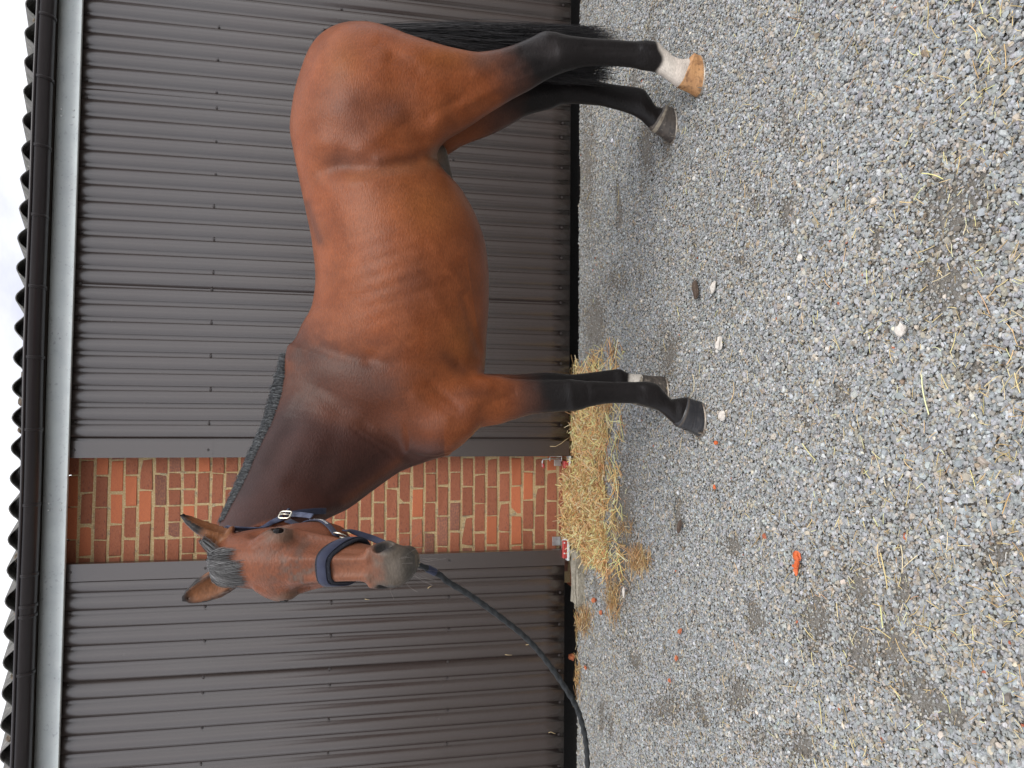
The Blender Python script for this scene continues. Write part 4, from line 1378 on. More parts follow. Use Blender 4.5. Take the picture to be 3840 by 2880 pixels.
    mix(np.array([.225, .088, .044]), hm * .6 * np.exp(-((L - .47) / .06) ** 2))
    mix(np.array([.17, .050, .018]), hm * .8 * smooth(-.06, -.10, F))
    mu = smooth(.50, .60, L + .06 * (mz - .5) + .25 * np.maximum(-F, 0) + .12 * np.abs(W) )
    mix(np.array([.112, .090, .070]), hm * mu)
    mix(np.array([.058, .054, .048]), hm * .8 * smooth(.60, .648, L))
    for sg in (-1, 1):
        dn = np.linalg.norm((p - np.array([sg * .055, .034, .570])) / np.array([1, .8, 1.4]), axis=1)
        mix(np.array([.030, .027, .026]), hm * smooth(.034, .014, dn))
        de = np.linalg.norm((p - np.array([sg * .100, .044, .240])) / np.array([1, .8, 1.1]), axis=1)
        mix(np.array([.028, .021, .019]), hm * .95 * smooth(.034, .020, de))
        mix(np.array([.16, .10, .07]), hm * .6 * smooth(.055, .034, de))
    # ears
    for er, inner in ((near_ear, False), (far_ear, True)):
        q = V - er.b
        t = (q @ er.ax) / er.len
        v_ = q @ er.sc
        em = smooth(.02, .006, er(V)) * (t > .02)
        w = er.w * np.interp(t, [0, .15, .35, .6, .8, .93, 1], [.72, .88, 1.0, .86, .55, .24, .05])
        edge = np.abs(q @ er.sd) / np.maximum(w, .004)
        mix(np.array([.24, .098, .042]), em)
        if inner:
            mix(np.array([.045, .025, .018]), em * .95 * smooth(0.0, .012, v_ + .006))
            mix(np.array([.16, .075, .04]), em * .5 * smooth(.8, .2, edge) * smooth(.3, .7, mz))
        mix(np.array([.016, .013, .012]), em * smooth(.70, .90, t + .35 * (edge > .80) * (t > .30)))
    return np.clip(C, .004, .9)
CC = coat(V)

horse = empty('horse', (0.55, YM, 0))
tag(horse, 'bay horse with black legs and one white hind pastern, head turned to the viewer', 'horse')
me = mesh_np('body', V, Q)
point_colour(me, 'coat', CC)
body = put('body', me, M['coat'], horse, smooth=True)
bvh = BVHTree.FromPolygons(V.tolist(), Q.tolist())
print('horse mesh', time.time() - t1)

# eyes
for sg in (1, -1):
    bm = bmesh.new()
    bmesh.ops.create_uvsphere(bm, u_segments=24, v_segments=16, radius=0.0225 * HS)
    me = bm_mesh('eye', bm)
    c = hw(sg * .0920, .045, .241)
    o = put('eye', me, M['eye'], horse, smooth=True)
    o.location = Vector(tuple(c)) - horse.location

# hooves with their shoes
def hoof(name, Y, cor_heel, cor_toe, g_heel, g_toe, wc, wg, material, band=None, dz=0.0):
    ch, ct = onY(*cor_heel, Y), onY(*cor_toe, Y)
    gh, gt = onY(*g_heel, Y), onY(*g_toe, Y)
    gh[2] = gt[2] = -0.003 + dz
    nA, nR = 36, 9
    V_, C_ = [], []
    th = np.linspace(0, 2 * np.pi, nA, endpoint=False)
    def ring(h, t, w, y, k=1.0):
        c, a = (h + t) / 2, (t - h) / 2
        cx_ = np.cos(th)
        sx = np.sign(np.sin(th)) * np.abs(np.sin(th)) ** 0.85
        ww = w * (1 - 0.10 * np.clip(-cx_, 0, 1))
        return np.stack([c[0] + a[0] * cx_ * k, y + ww * sx * k, c[2] + a[2] * cx_], 1)
    def at(t):
        h, tt = ch * (1 - t) + gh * t, ct * (1 - t) + gt * t
        return h, tt, wc * (1 - t) + wg * t
    for i in range(nR):
        t = i / (nR - 1)
        h, tt, w = at(t)
        k = 1.0 + (0.012 * math.sin(t * 9)) * (1 if 0.1 < t < .9 else 0)
        V_.append(ring(h, tt, w, Y, k))
    V_.insert(0, ring(ch + np.array([0, 0, .012]), ct + np.array([0, 0, .012]), wc * .80, Y, .84))
    V_.append(ring(gh, gt, wg * .9, Y, .9) - np.array([0, 0, .002]))
    Vv = np.concatenate(V_)
    R_ = len(V_)
    F_ = [(i * nA + j, (i + 1) * nA + j, (i + 1) * nA + (j + 1) % nA, i * nA + (j + 1) % nA) for i in range(R_ - 1) for j in range(nA)]
    me = mesh_np(name, Vv, F_)
    bm = bmesh.new(); bm.from_mesh(me)
    bmesh.ops.holes_fill(bm, edges=[e for e in bm.edges if e.is_boundary], sides=0)
    bmesh.ops.recalc_face_normals(bm, faces=bm.faces)
    bm.to_mesh(me); bm.free()
    o = put(name, me, material, horse, smooth=True)
    # coronet band
    h, tt, w = at(0.02)
    h2, t2, w2 = at(band or 0.10)
    rs = [ring(h, tt, w, Y, 1.012), ring(h * .5 + h2 * .5, tt * .5 + t2 * .5, (w + w2) / 2, Y, 1.03), ring(h2, t2, w2, Y, 1.012)]
    Vv = np.concatenate(rs)
    F_ = [(i * nA + j, (i + 1) * nA + j, (i + 1) * nA + (j + 1) % nA, i * nA + (j + 1) % nA) for i in range(2) for j in range(nA)]
    put('coronet_band', mesh_np('coronet_band', Vv, F_), M['hoof_dark'] if material is M['hoof_black'] else (material if material is M['hoof_amber'] else M['coronet']), o, loc=(0, 0, 0), smooth=True)
    # iron shoe
    so = ring(gh, gt, wg, Y, 1.03); si = ring(gh, gt, wg, Y, .72)
    zt, zb = 0.007 + dz, -0.010 + dz
    Vs = np.concatenate([np.column_stack([so[:, :2], np.full(nA, zt)]), np.column_stack([so[:, :2], np.full(nA, zb)]), np.column_stack([si[:, :2], np.full(nA, zb)]), np.column_stack([si[:, :2], np.full(nA, zt)])])
    F_ = []
    for j in range(nA):
        if abs(((th[j] - np.pi + np.pi) % (2 * np.pi)) - np.pi) < 0.5: continue
        for r_ in range(4):
            a0, a1 = r_ * nA, ((r_ + 1) % 4) * nA
            F_.append((a0 + j, a0 + (j + 1) % nA, a1 + (j + 1) % nA, a1 + j))
    # toe clip
    put('horseshoe', mesh_np('horseshoe', Vs, F_), M['shoe'], o, loc=(0, 0, 0))
    cen = (gh + gt) / 2
    for s_ in (-1, 1):
        a_ = 0.75 * s_
        px_ = cen[0] + (gt[0] - gh[0]) / 2 * math.cos(a_) * 1.035
        py_ = Y + wg * math.sin(a_) * 1.035
        bm = bmesh.new()
        bmesh.ops.create_cone(bm, cap_ends=True, segments=8, radius1=0.011, radius2=0.003, depth=0.022)
        bmesh.ops.scale(bm, vec=(1, .3, 1), verts=bm.verts)
        bmesh.ops.rotate(bm, cent=(0, 0, 0), matrix=Matrix.Rotation(a_ + math.pi / 2 + (math.pi if True else 0), 3, 'Z'), verts=bm.verts)
        bmesh.ops.translate(bm, vec=(px_, py_, 0.018 + dz), verts=bm.verts)
        put('shoe_clip', bm_mesh('shoe_clip', bm), M['shoe'], o, loc=(0, 0, 0))
    return o
tag(hoof('hoof', -1.785, (1497, 117), (1464, 186), (1516, 124), (1500, 208), .049, .060, M['hoof_amber']), 'amber coloured hoof under the white pastern')
hoof('hoof', FH, (1436, 228), (1408, 280), (1457, 238), (1437, 309), .048, .058, M['hoof_dark'], .18)
hoof('hoof', -1.78, (1482, 858), (1460, 920), (1509, 868), (1506, 944), .050, .062, M['hoof_black'])
hoof('hoof', FF, (1378, 809), (1366, 872), (1398, 813), (1393, 890), .048, .058, M['hoof_dark'])

# ------------------------------------------------------------------ hair
def hair_colour(n_, base, var, hi=None, ph=0.1):
    c = np.asarray(base)[None] * np.exp(rng.normal(0, var, (n_, 1)))
    if hi is not None:
        k = rng.random(n_) < ph
        c[k] = np.asarray(hi)
    return np.clip(c, .003, 1)
def bez(P0, P1, P2, P3, m):
    t = np.linspace(0, 1, m)[None, :, None]
    return (1 - t) ** 3 * P0[:, None] + 3 * t * (1 - t) ** 2 * P1[:, None] + 3 * t * t * (1 - t) * P2[:, None] + t ** 3 * P3[:, None]
# tail
NT = 4200
rt = rng.random(NT)
root = np.array([onY(700 + 90 * t, 84 - 20 * t, YM + .02) for t in rt])
root += rng.normal(0, 1, (NT, 3)) * np.array([.010, .022, .008])
lenf = np.clip(rng.beta(5, 1.3, NT), .25, 1)
ue = rng.beta(1.2, 1.2, NT)
xe = 60 + 122 * ue
ze = 1240 + 112 * rng.beta(3, 2, NT)
ze = 1060 + (ze - 1060) * (0.45 + .55 * lenf)
Yt = YM + 0.02 + rng.normal(0, .055, NT)
end = np.array([onY(a_, b_, y_) for a_, b_, y_ in zip(ze, xe, Yt)])
m1 = np.array([onY(840 + 60 * t, 57 + 30 * u + 6 * n_, y_) for t, u, n_, y_ in zip(rt, ue, rng.normal(0, 1, NT), Yt)])
m2 = np.array([onY(1060, 46 + 105 * u + 5 * n_, y_) for u, n_, y_ in zip(ue, rng.normal(0, 1, NT), Yt)])
m2[:, 2] += rng.normal(0, .03, NT)
flyw = rng.random(NT) < .10
m1[flyw] += rng.normal(0, .02, (flyw.sum(), 3)); m2[flyw] += rng.normal(0, .025, (flyw.sum(), 3))
Pt = bez(root, m1, m2, end, 16)
ph = rng.uniform(0, 6.28, (NT, 1)); fq = rng.uniform(12, 26, (NT, 1))
sfac = np.linspace(0, 1, 16)[None]
Pt[..., 0] += .011 * sfac * np.sin(fq * sfac + ph)
Pt[..., 1] += .011 * sfac * np.cos(fq * sfac * .8 + ph)
Rt_ = .0013 * (1 - .75 * sfac ** 2) * np.ones((NT, 1))
tail = put('tail', strands_mesh('tail', Pt, Rt_, hair_colour(NT, (.013, .0125, .014), .45, (.05, .045, .045), .12)), M['hair'], horse)
# dock under the tail hair
me = tube_mesh('tail_dock', [onY(688, 100, YM + .02), onY(700, 86, YM + .02), onY(725, 72, YM + .02), onY(770, 66, YM + .02), onY(840, 70, YM + .02), onY(930, 80, YM + .02)], [.03, .034, .032, .028, .02, .008], 14)
dock = put('tail_dock', me, M['hair'], horse, smooth=True)
point_colour(me, 'tint', np.tile((.015, .013, .013), (len(me.vertices), 1)))
# mane: short pulled hair standing along the crest and falling to the far side
cr_px = [(628, 757), (613, 800), (606, 830), (597, 868), (583, 905), (564, 948), (545, 985), (524, 1030), (505, 1070), (489, 1105), (476, 1135)]
cr_py = np.array([c[1] for c in cr_px]); cr_x = np.array([c[0] for c in cr_px])
cr_Y = np.interp(cr_py, [757, 800, 838, 905, 960, 1036, 1092, 1150], [-1.63, -1.635, -1.65, -1.69, -1.75, -1.83, -1.90, -1.97])
NM = 12000
um = rng.random(NM)
pyv = 768 + (1132 - 768) * um
xr = np.interp(pyv, cr_py, cr_x) + 6
Yr = np.interp(pyv, cr_py, cr_Y)
ctr = np.array([onY(a_, b_, y_) for a_, b_, y_ in zip(xr + 2 + rng.uniform(-4, 9, NM), pyv, Yr)])
# normal of the crest, tangent
tan = np.array([onY(np.interp(b_ + 4, cr_py, cr_x), b_ + 4, np.interp(b_ + 4, cr_py, cr_Y)) - onY(np.interp(b_ - 4, cr_py, cr_x), b_ - 4, np.interp(b_ - 4, cr_py, cr_Y)) for b_ in pyv])
tan /= np.linalg.norm(tan, axis=1)[:, None]
side = np.cross(tan, np.array([0, 0, 1.0])); side /= np.linalg.norm(side, axis=1)[:, None]
side *= np.sign(side[:, 1])[:, None]
upn = np.cross(side, tan); upn *= np.sign(upn[:, 2])[:, None]
wid = .014
lat_ = rng.uniform(-1.0, 0.7, NM) * (.35 + .65 * smooth(0, .16, um))
ctr = ctr + side * (lat_ * wid)[:, None] - upn * (.004 + .0022 * lat_ ** 2)[:, None]
ctr = np.array([np.array(bvh.find_nearest(Vector(tuple(c_)))[0]) for c_ in ctr])
ln_ = (.026 + .020 * smooth(0.0, .35, um) * smooth(1.0, .7, um) + .010 * np.clip(-lat_, 0, 3)) * np.exp(rng.normal(0, .18, NM)) * rng.uniform(.75, 1.2, NM)
far = (.35 + .65 * rng.random(NM))
stand = (1 - .35 * smooth(.1, .5, um))
p1_ = ctr + upn * (ln_ * .45 * stand)[:, None] - side * (ln_ * .10 * (lat_ < 0))[:, None] - tan * (ln_ * .02)[:, None]
p2_ = ctr + upn * (ln_ * .70 * stand)[:, None] + side * (ln_ * .45 * far)[:, None] + tan * (ln_ * rng.normal(.03, .05, NM))[:, None]
p3_ = ctr + upn * (ln_ * .55 * stand)[:, None] + side * (ln_ * 1.0 * far)[:, None] + tan * (ln_ * rng.normal(.05, .10, NM))[:, None] + rng.normal(0, .004, (NM, 3))
Pm = bez(ctr, p1_, p2_, p3_, 7)
Rm_ = .00085 * (1 - .7 * np.linspace(0, 1, 7)[None] ** 2) * np.ones((NM, 1))
mane = put('mane', strands_mesh('mane', Pm, Rm_, hair_colour(NM, (.030, .032, .035), .45, (.13, .14, .145), .22)), M['hair'], horse)
# forelock
NF = 3000
u1 = rng.normal(0, .6, NF).clip(-1, 1)
Pf = np.zeros((NF, 9, 3))
lock = np.round(u1 * 5 + rng.normal(0, .25, NF)) / 5                 # hairs gather in locks
ll = rng.uniform(.03, .13, NF) + .10 * np.exp(-((lock + .15) / .45) ** 2) * rng.random(NF) ** .5
ll = np.minimum(ll * np.exp(rng.normal(0, .2, NF)), .10 + .065 * rng.random(NF) + .02 * np.exp(-((lock + .1) / .5) ** 2))
rj = rng.normal(0, .16, NF)
lsw = np.sin(lock * 7.3 + 1.0) * .020
for i in range(NF):
    a_ = u1[i]
    aim = .25 * lock[i] + .75 * a_ + rj[i]
    fly = ((i * 37) % 100) / 100.0
    for j in range(9):
        t = j / 8
        Lq = -.022 + ll[i] * t
        Wq = .050 * a_ * (1 - t) + (aim * .072 - .010) * t + lsw[i] * t * t + .003 * math.sin(8 * t + i) + .012 * (fly - .5) * t
        hit = bvh.find_nearest(Vector(tuple(hw(Wq, .115, Lq))))
        off = .003 + .022 * (1 - t) * (.3 + .7 * fly) + .016 * math.sin(math.pi * t) * ((i * 17) % 100) / 100.0
        Pf[i, j] = np.array(hit[0]) + np.array(hit[1]) * off
    Pf[i, 0] = hw(.046 * a_, rng.uniform(-.05, .03), -.022 + .010 * a_ * a_ + rng.uniform(-.006, .006)) * .8 + Pf[i, 0] * .2
Rf = .00075 * (1 - .75 * np.linspace(0, 1, 9)[None] ** 2) * np.ones((NF, 1))
fore = put('forelock', strands_mesh('forelock', Pf, Rf, hair_colour(NF, (.080, .078, .078), .5, (.22, .22, .22), .22)), M['hair'], horse)
# whiskers
NW = 30
Pw = np.zeros((NW, 6, 3))
for i in range(NW):
    c = hw(rng.uniform(-.05, .05), rng.uniform(-.06, .03), rng.uniform(.60, .66))
    h_ = bvh.find_nearest(Vector(tuple(c)))
    nn = np.array(h_[1]); b0 = np.array(h_[0])
    tip = b0 + nn * rng.uniform(.03, .06) + np.array([rng.normal(0, .01), rng.normal(0, .01), -rng.uniform(.01, .035)])
    t = np.linspace(0, 1, 6)[:, None]
    Pw[i] = b0 * (1 - t) + tip * t + np.array([0, 0, .008]) * np.sin(np.pi * t)
wh = put('whiskers', strands_mesh('whiskers', Pw, .00028 * np.ones((NW, 6)), np.tile((.16, .14, .13), (NW, 1))), M['hair'], horse)
print('hair', time.time() - t1)

# ================================================================== HALTER
halter = empty('halter', tuple(hw(.08, -.03, .42)))
tag(halter, "navy webbing halter with fleece padded noseband on the horse's head", 'halter')
def snap(P, off=0.0):
    h_ = bvh.find_nearest(Vector(tuple(P)))
    return np.array(h_[0]) + np.array(h_[1]) * off, np.array(h_[1])
def plane_pt(px, py, w):
    """where the view ray meets the plane W = w of the head"""
    d = ray(px, py)
    n_ = HM[:, 0]
    o = HO + HS * w * n_
    t = ((o - EYE) @ n_) / (d @ n_)
    return EYE + d * t
def ribbon(name, P, Nn, width, thick, material, parent, closed=False, smooth_it=2, round_=False, loc=(0, 0, 0)):
    P, Nn = np.array(P, float), np.array(Nn, float)
    m = len(P)
    if not closed:
        tt = np.arange(m); tf = np.linspace(0, m - 1, (m - 1) * 4 + 1)
        P = np.stack([pchip(tf, tt, P[:, k]) for k in range(3)], 1); Nn = np.stack([np.interp(tf, tt, Nn[:, k]) for k in range(3)], 1)
        m = len(P)
        T = np.gradient(P, axis=0)
    else:
        T = np.roll(P, -1, 0) - np.roll(P, 1, 0)
    T /= np.linalg.norm(T, axis=1)[:, None]
    Bn = np.cross(T, Nn); Bn /= np.linalg.norm(Bn, axis=1)[:, None]
    Nn = np.cross(Bn, T)
    if round_:
        th = np.linspace(0, 2 * np.pi, 12, endpoint=False)
        prof = [(width / 2 * np.sign(np.cos(a_)) * abs(np.cos(a_)) ** .7, thick / 2 + thick / 2 * np.sign(np.sin(a_)) * abs(np.sin(a_)) ** .8) for a_ in th]
    else:
        e = min(thick * .35, .0012)
        w2 = width / 2
        prof = [(-w2, e), (-w2 + e, 0), (w2 - e, 0), (w2, e), (w2, thick - e), (w2 - e, thick), (-w2 + e, thick), (-w2, thick - e)]
    k = len(prof)
    V_ = np.concatenate([[P[i] + Bn[i] * p[0] + Nn[i] * p[1] for p in prof] for i in range(m)])
    rows = m if closed else m - 1
    F_ = [(i * k + j, i * k + (j + 1) % k, ((i + 1) % m) * k + (j + 1) % k, ((i + 1) % m) * k + j) for i in range(rows) for j in range(k)]
    me = mesh_np(name, V_, F_)
    bm = bmesh.new(); bm.from_mesh(me)
    if not closed:
        bmesh.ops.holes_fill(bm, edges=[e for e in bm.edges if e.is_boundary], sides=0)
    bmesh.ops.recalc_face_normals(bm, faces=bm.faces)
    bm.to_mesh(me); bm.free()
    if parent.type == 'EMPTY':
        return put(name, me, material, parent, smooth=round_)
    return put(name, me, material, parent, loc=loc, smooth=round_)
# noseband: a closed loop round the nose
def loop(L_front, L_side, L_back, off, n_=64):
    P_, N_ = [], []
    for i in range(n_):
        a_ = 2 * math.pi * i / n_
        s_, c_ = math.sin(a_), math.cos(a_)
        Lq = L_side + (L_front - L_side) * max(s_, 0) ** 1.3 + (L_back - L_side) * max(-s_, 0) ** 1.3
        o = hw(0, -.01, Lq)
        dr_ = HM @ np.array([c_, s_, 0])
        h_ = bvh.ray_cast(Vector(tuple(o + dr_ * .35)), Vector(tuple(-dr_)))
        if h_[0] is None: continue
        P_.append(np.array(h_[0]) + dr_ * off); N_.append(dr_)
    P_, N_ = np.array(P_), np.array(N_)
    for _ in range(3):
        P_ = (np.roll(P_, 1, 0) + 2 * P_ + np.roll(P_, -1, 0)) / 4
    return P_, N_
LF, LS, LBk = .394, .432, .452
P_, N_ = loop(LF, LS, LBk, -.002)
fl = ribbon('fleece_pad', P_, N_, .052, .014, M['fleece'], halter, closed=True, round_=True)
P_, N_ = loop(LF, LS, LBk, .0125)
nb_ = ribbon('noseband', P_, N_, .030, .0035, M['navy'], halter, closed=True)
# cheek strap, crown strap, throat strap: on the horse's left cheek
def side_path(pts, off, w=.082):
    P_, N_ = [], []
    for (a_, b_) in pts:
        q, nn = snap(plane_pt(a_, b_, w), off)
        P_.append(q); N_.append(nn)
    N_ = np.array(N_)
    for _ in range(2):
        N2 = N_.copy(); N2[1:-1] = (N_[:-2] + N_[1:-1] * 2 + N_[2:]) / 4; N_ = N2
    return np.array(P_), N_
cheek_px = [(625, 1118), (645, 1118), (668, 1121), (692, 1129), (712, 1139), (728, 1150)]
P_, N_ = side_path(cheek_px, .004)
CHK = (P_.copy(), N_.copy())
cheek = ribbon('cheek_strap', P_, N_, .024, .005, M['navy'], halter)
crown_px = [(612, 1115), (590, 1121), (565, 1127), (540, 1132), (512, 1134), (495, 1136)]
P_, N_ = side_path(crown_px, .004, .085)
top, tn_ = snap(hw(.03, -.05, -.005), .006)
P_ = np.vstack([P_, [snap(hw(.055, -.055, .02), .006)[0]], [top], [snap(hw(-.03, -.05, -.005), .006)[0]]]); N_ = np.vstack([N_, [snap(hw(.055, -.055, .02))[1]], [tn_], [snap(hw(-.03, -.05, -.005))[1]]])
crown = ribbon('crown_strap', P_, N_, .022, .005, M['navy_pale'], halter)
thr_px = [(628, 1111), (650, 1108), (672, 1106), (695, 1106), (716, 1108), (733, 1114)]
thr_px = [(630, 1111), (652, 1106), (678, 1103), (703, 1104), (724, 1109), (738, 1117)]
P_, N_ = [], []
for a_, b_ in thr_px:
    d_ = ray(a_, b_); d_ /= np.linalg.norm(d_)
    hh = bvh.ray_cast(Vector(tuple(EYE)), Vector(tuple(d_)))
    if hh[0] is None or np.linalg.norm(np.array(hh[0]) - EYE) > 2.95: continue
    P_.append(np.array(hh[0]) - d_ * .010); N_.append(-d_)
P_, N_ = np.array(P_), np.array(N_)
for _ in range(2): P_[1:-1] = (P_[:-2] + 2 * P_[1:-1] + P_[2:]) / 4
throat = ribbon('throat_strap', P_, N_, .022, .005, M['navy'], halter)
P_ = np.array([plane_pt(a_, b_, .095) for a_, b_ in [(630, 1111.5), (645, 1112), (660, 1113.5), (675, 1116)]])
N_ = np.tile(HM[:, 0] * .75 + HM[:, 1] * .65, (len(P_), 1))
ribbon('strap_end', P_, N_, .020, .004, M['navy_pale'], halter)
# buckle
def ring_obj(name, centre, nrm, r1, r2, rad, material, parent, square=False, n_=28, up=None):
    nrm = np.array(nrm) / np.linalg.norm(nrm)
    u_ = np.array(up if up is not None else (0, 0, 1.0)); u_ = u_ - nrm * (u_ @ nrm); u_ /= np.linalg.norm(u_)
    v_ = np.cross(nrm, u_)
    pw = .45 if square else 1.0
    pts_ = [centre + u_ * r1 * np.sign(math.cos(a_)) * abs(math.cos(a_)) ** pw + v_ * r2 * np.sign(math.sin(a_)) * abs(math.sin(a_)) ** pw for a_ in np.linspace(0, 2 * np.pi, n_, endpoint=False)]
    return put(name, tube_mesh(name, pts_, rad, 8, closed=True), material, parent, smooth=True, **({} if parent.type == 'EMPTY' else {'loc': (0, 0, 0)}))
bc = plane_pt(616, 1112, .100)
bn = HM[:, 0] * .80 + HM[:, 1] * .55
buckle = ring_obj('buckle', bc, bn, .021, .015, .0032, M['nickel'], halter, square=True, up=HM[:, 2])
pr = tube_mesh('prong', [bc + HM[:, 2] * .018, bc + bn * .004, bc - HM[:, 2] * .022 + bn * .003], .0020, 6)
put('prong', pr, M['nickel'], buckle, loc=(0, 0, 0), smooth=True)
kp = plane_pt(622, 1106.5, .092)
ring_obj('keeper', kp, HM[:, 2], .008, .014, .003, M['navy_pale'], halter, up=bn)
# side ring
rc, rn_ = snap(plane_pt(735, 1155, .075), .010)
ring_obj('side_ring', rc, rn_, .021, .021, .0030, M['nickel'], halter)
rc2, rn2 = snap(hw(-.09, -.035, .445), .010)
ring_obj('side_ring', rc2, rn2, .021, .021, .0030, M['nickel'], halter)
# strap running from the ring down behind the chin
cs = [plane_pt(744, 1148, .070), plane_pt(756, 1149, .062), plane_pt(775, 1154, .050), plane_pt(800, 1162, .035), plane_pt(830, 1172, .012), plane_pt(868, 1190, .0)]
cs = np.array(cs)
cs[-1] = hw(0, -.085, .595); cs[-2] = hw(.02, -.085, .545)
chin = ribbon('chin_strap', cs, np.tile(HM[:, 0] * .6 + HM[:, 1] * .4 - HM[:, 2] * .1, (len(cs), 1)), .022, .005, M['navy'], halter)
# stitched lettering on the cheek strap
fc = bpy.data.curves.new('lettering', 'FONT')
fc.body = "Harry's Horse"
fc.size = 0.02
fc.extrude = 0.0004
fc.align_x = 'CENTER'; fc.align_y = 'CENTER'
fc.shear = 0.15
tmp = bpy.data.objects.new('lettering', fc)
COL.objects.link(tmp)
bpy.context.view_layer.update()
tme = bpy.data.meshes.new_from_object(tmp.evaluated_get(bpy.context.evaluated_depsgraph_get()))
bpy.data.objects.remove(tmp)
xs_ = np.array([v.co[:] for v in tme.vertices])
span = xs_[:, 0].max() - xs_[:, 0].min()
P_, N_ = CHK
tt = np.arange(len(P_)); tf = np.linspace(0, len(P_) - 1, 41)
Pc = np.stack([pchip(tf, tt, P_[:, k]) for k in range(3)], 1); Nc = np.stack([np.interp(tf, tt, N_[:, k]) for k in range(3)], 1)
arc = np.concatenate([[0], np.cumsum(np.linalg.norm(np.diff(Pc, axis=0), axis=1))])
s0_, s1_ = arc[-1] * .20, arc[-1] * .70
sc_f = (s1_ - s0_) / span
out = []
Tc = np.gradient(Pc, axis=0); Tc /= np.linalg.norm(Tc, axis=1)[:, None]
for x_, y_, z_ in xs_:
    s_ = s0_ + (x_ - xs_[:, 0].min()) * sc_f
    p_ = np.array([np.interp(s_, arc, Pc[:, k]) for k in range(3)])
    t_ = np.array([np.interp(s_, arc, Tc[:, k]) for k in range(3)])
    n_ = np.array([np.interp(s_, arc, Nc[:, k]) for k in range(3)])
    b_ = np.cross(n_, t_); b_ /= np.linalg.norm(b_)
    n_ = np.cross(t_, b_)
    out.append(p_ + b_ * y_ * min(sc_f * 1.5, 1.0) + n_ * (.0056 + z_ * .5))
tme.vertices.foreach_set('co', np.array(out, dtype=np.float32).ravel())
tme.materials.clear()
put('stitched_lettering', tme, M['thread'], cheek, loc=(0, 0, 0))

# ------------------------------------------------------------------ lead rope
rp = [(890, 1212), (903, 1219.5), (923, 1228), (953, 1244), (963, 1254), (1003, 1278), (1040, 1303), (1078, 1331), (1104, 1351), (1131, 1373), (1161, 1404), (1188, 1438), (1211, 1471), (1231, 1502), (1246, 1529), (1258, 1566), (1266, 1606), (1269, 1655), (1268, 1720), (1262, 1800), (1250, 1930), (1232, 2080)]
Yr_ = np.interp(np.arange(len(rp)), [0, len(rp) - 1], [-2.36, -2.02])
RP = np.array([onY(a_, b_, y_) for (a_, b_), y_ in zip(rp, Yr_)])
tt = np.arange(len(RP)); tf = np.linspace(0, len(RP) - 1, 420)
RPf = np.stack([pchip(tf, tt, RP[:, k]) for k in range(3)], 1)
for _ in range(30):
    RPf[1:-1] = (RPf[:-2] + 2 * RPf[1:-1] + RPf[2:]) / 4
me = tube_mesh('lead_rope', RPf, np.interp(np.arange(420), [0, 60, 420], [.0085, .0095, .0090]), 16, bumps=lambda th, s: 1 + .13 * np.cos(2 * (th - s * 75)) + .06 * np.cos(2 * (th + s * 75)))
rope = empty('lead_rope', tuple(RP[0]))
tag(rope, "black braided lead rope running from the horse's chin towards the left door", 'lead rope')
put('rope', me, M['rope'], rope, smooth=True)
c0 = hw(0, -.075, .600)
put('snap_hook', tube_mesh('snap_hook', [cs[-1] + (RP[0] - cs[-1]) * .3, (cs[-1] + RP[0]) / 2, RP[0] * .9 + cs[-1] * .1, RP[1]], [.006, .008, .009, .0095], 10), M['nickel'], rope, smooth=True)
sl_ = RPf[40:52]
put('rope_sleeve', tube_mesh('rope_sleeve', sl_, .0125, 12), M['navy'], rope, smooth=True)

# ================================================================== STRAW
def straws(name, ctrs, ln, rad, tilt, label, bend=.15, cbase=(.50, .335, .13)):
    n_ = len(ctrs)
    az = rng.uniform(0, 2 * np.pi, n_)
    el = rng.normal(0, tilt, n_)
    d = np.stack([np.cos(az) * np.cos(el), np.sin(az) * np.cos(el), np.sin(el)], 1)
    sdv = rng.normal(0, 1, (n_, 3))
    t = np.linspace(-.5, .5, 5)[None, :, None]
    P_ = ctrs[:, None] + d[:, None] * t * ln[:, None, None] + sdv[:, None] * (t ** 2 - .1) * ln[:, None, None] * bend
    P_[..., 2] = np.maximum(P_[..., 2], ground_z(P_[..., :2].reshape(-1, 2)).reshape(P_.shape[:2]) + .006)
    C_ = np.asarray(cbase)[None] * np.exp(rng.normal(0, .28, (n_, 1))) * (1 + rng.normal(0, .06, (n_, 3)))
    k = rng.random(n_)
    C_[k < .12] = np.array([.78, .66, .42])
    C_[k > .86] *= np.array([.55, .48, .42])
    me = strands_mesh(name, P_, rad[:, None] * np.ones((1, 5)), np.clip(C_, .02, .8))
    return tag(put(name, me, M['straw']), label, kind='stuff')
def pile(n_, py_lo, py_hi, px_lo, px_hi, hmax, pw=1.0):
    """points on a heap lying along the wall"""
    a_ = rng.uniform(py_lo, py_hi, n_)
    a_ = np.where(a_ < py_lo + 60, a_ + rng.exponential(25, n_), a_)
    a_ += rng.normal(0, 7, n_)
    q0 = np.array([onZ(px_hi, b_, 0) for b_ in a_])
    wd = np.minimum(-q0[:, 1], 1.3) * (0.60 + .40 * vnoise(np.column_stack([q0[:, 0] * 5, q0[:, 0] * 0]), 1.0, 21) + .22 * vnoise(np.column_stack([q0[:, 0] * 17, q0[:, 0] * 0]), 1.0, 23) + np.abs(rng.normal(0, .05, n_)))
    v = rng.random(n_) ** pw
    y_ = .10 - v * (wd + .10)
    prof = (1 - v) ** 1.25 * .9 + .12 * (1 - v)
    env = smooth(py_lo - 5, py_lo + 45, a_) * smooth(py_hi + 5, py_hi - 40, a_)
    h = hmax * prof * env * (.7 + .5 * vnoise(np.column_stack([q0[:, 0], y_]), 9.0, 22))
    return np.column_stack([q0[:, 0], y_, h * np.sqrt(rng.random(n_)) + .004])
c1 = pile(3900, 985, 1235, 1215, 1308, .085, 1.35)
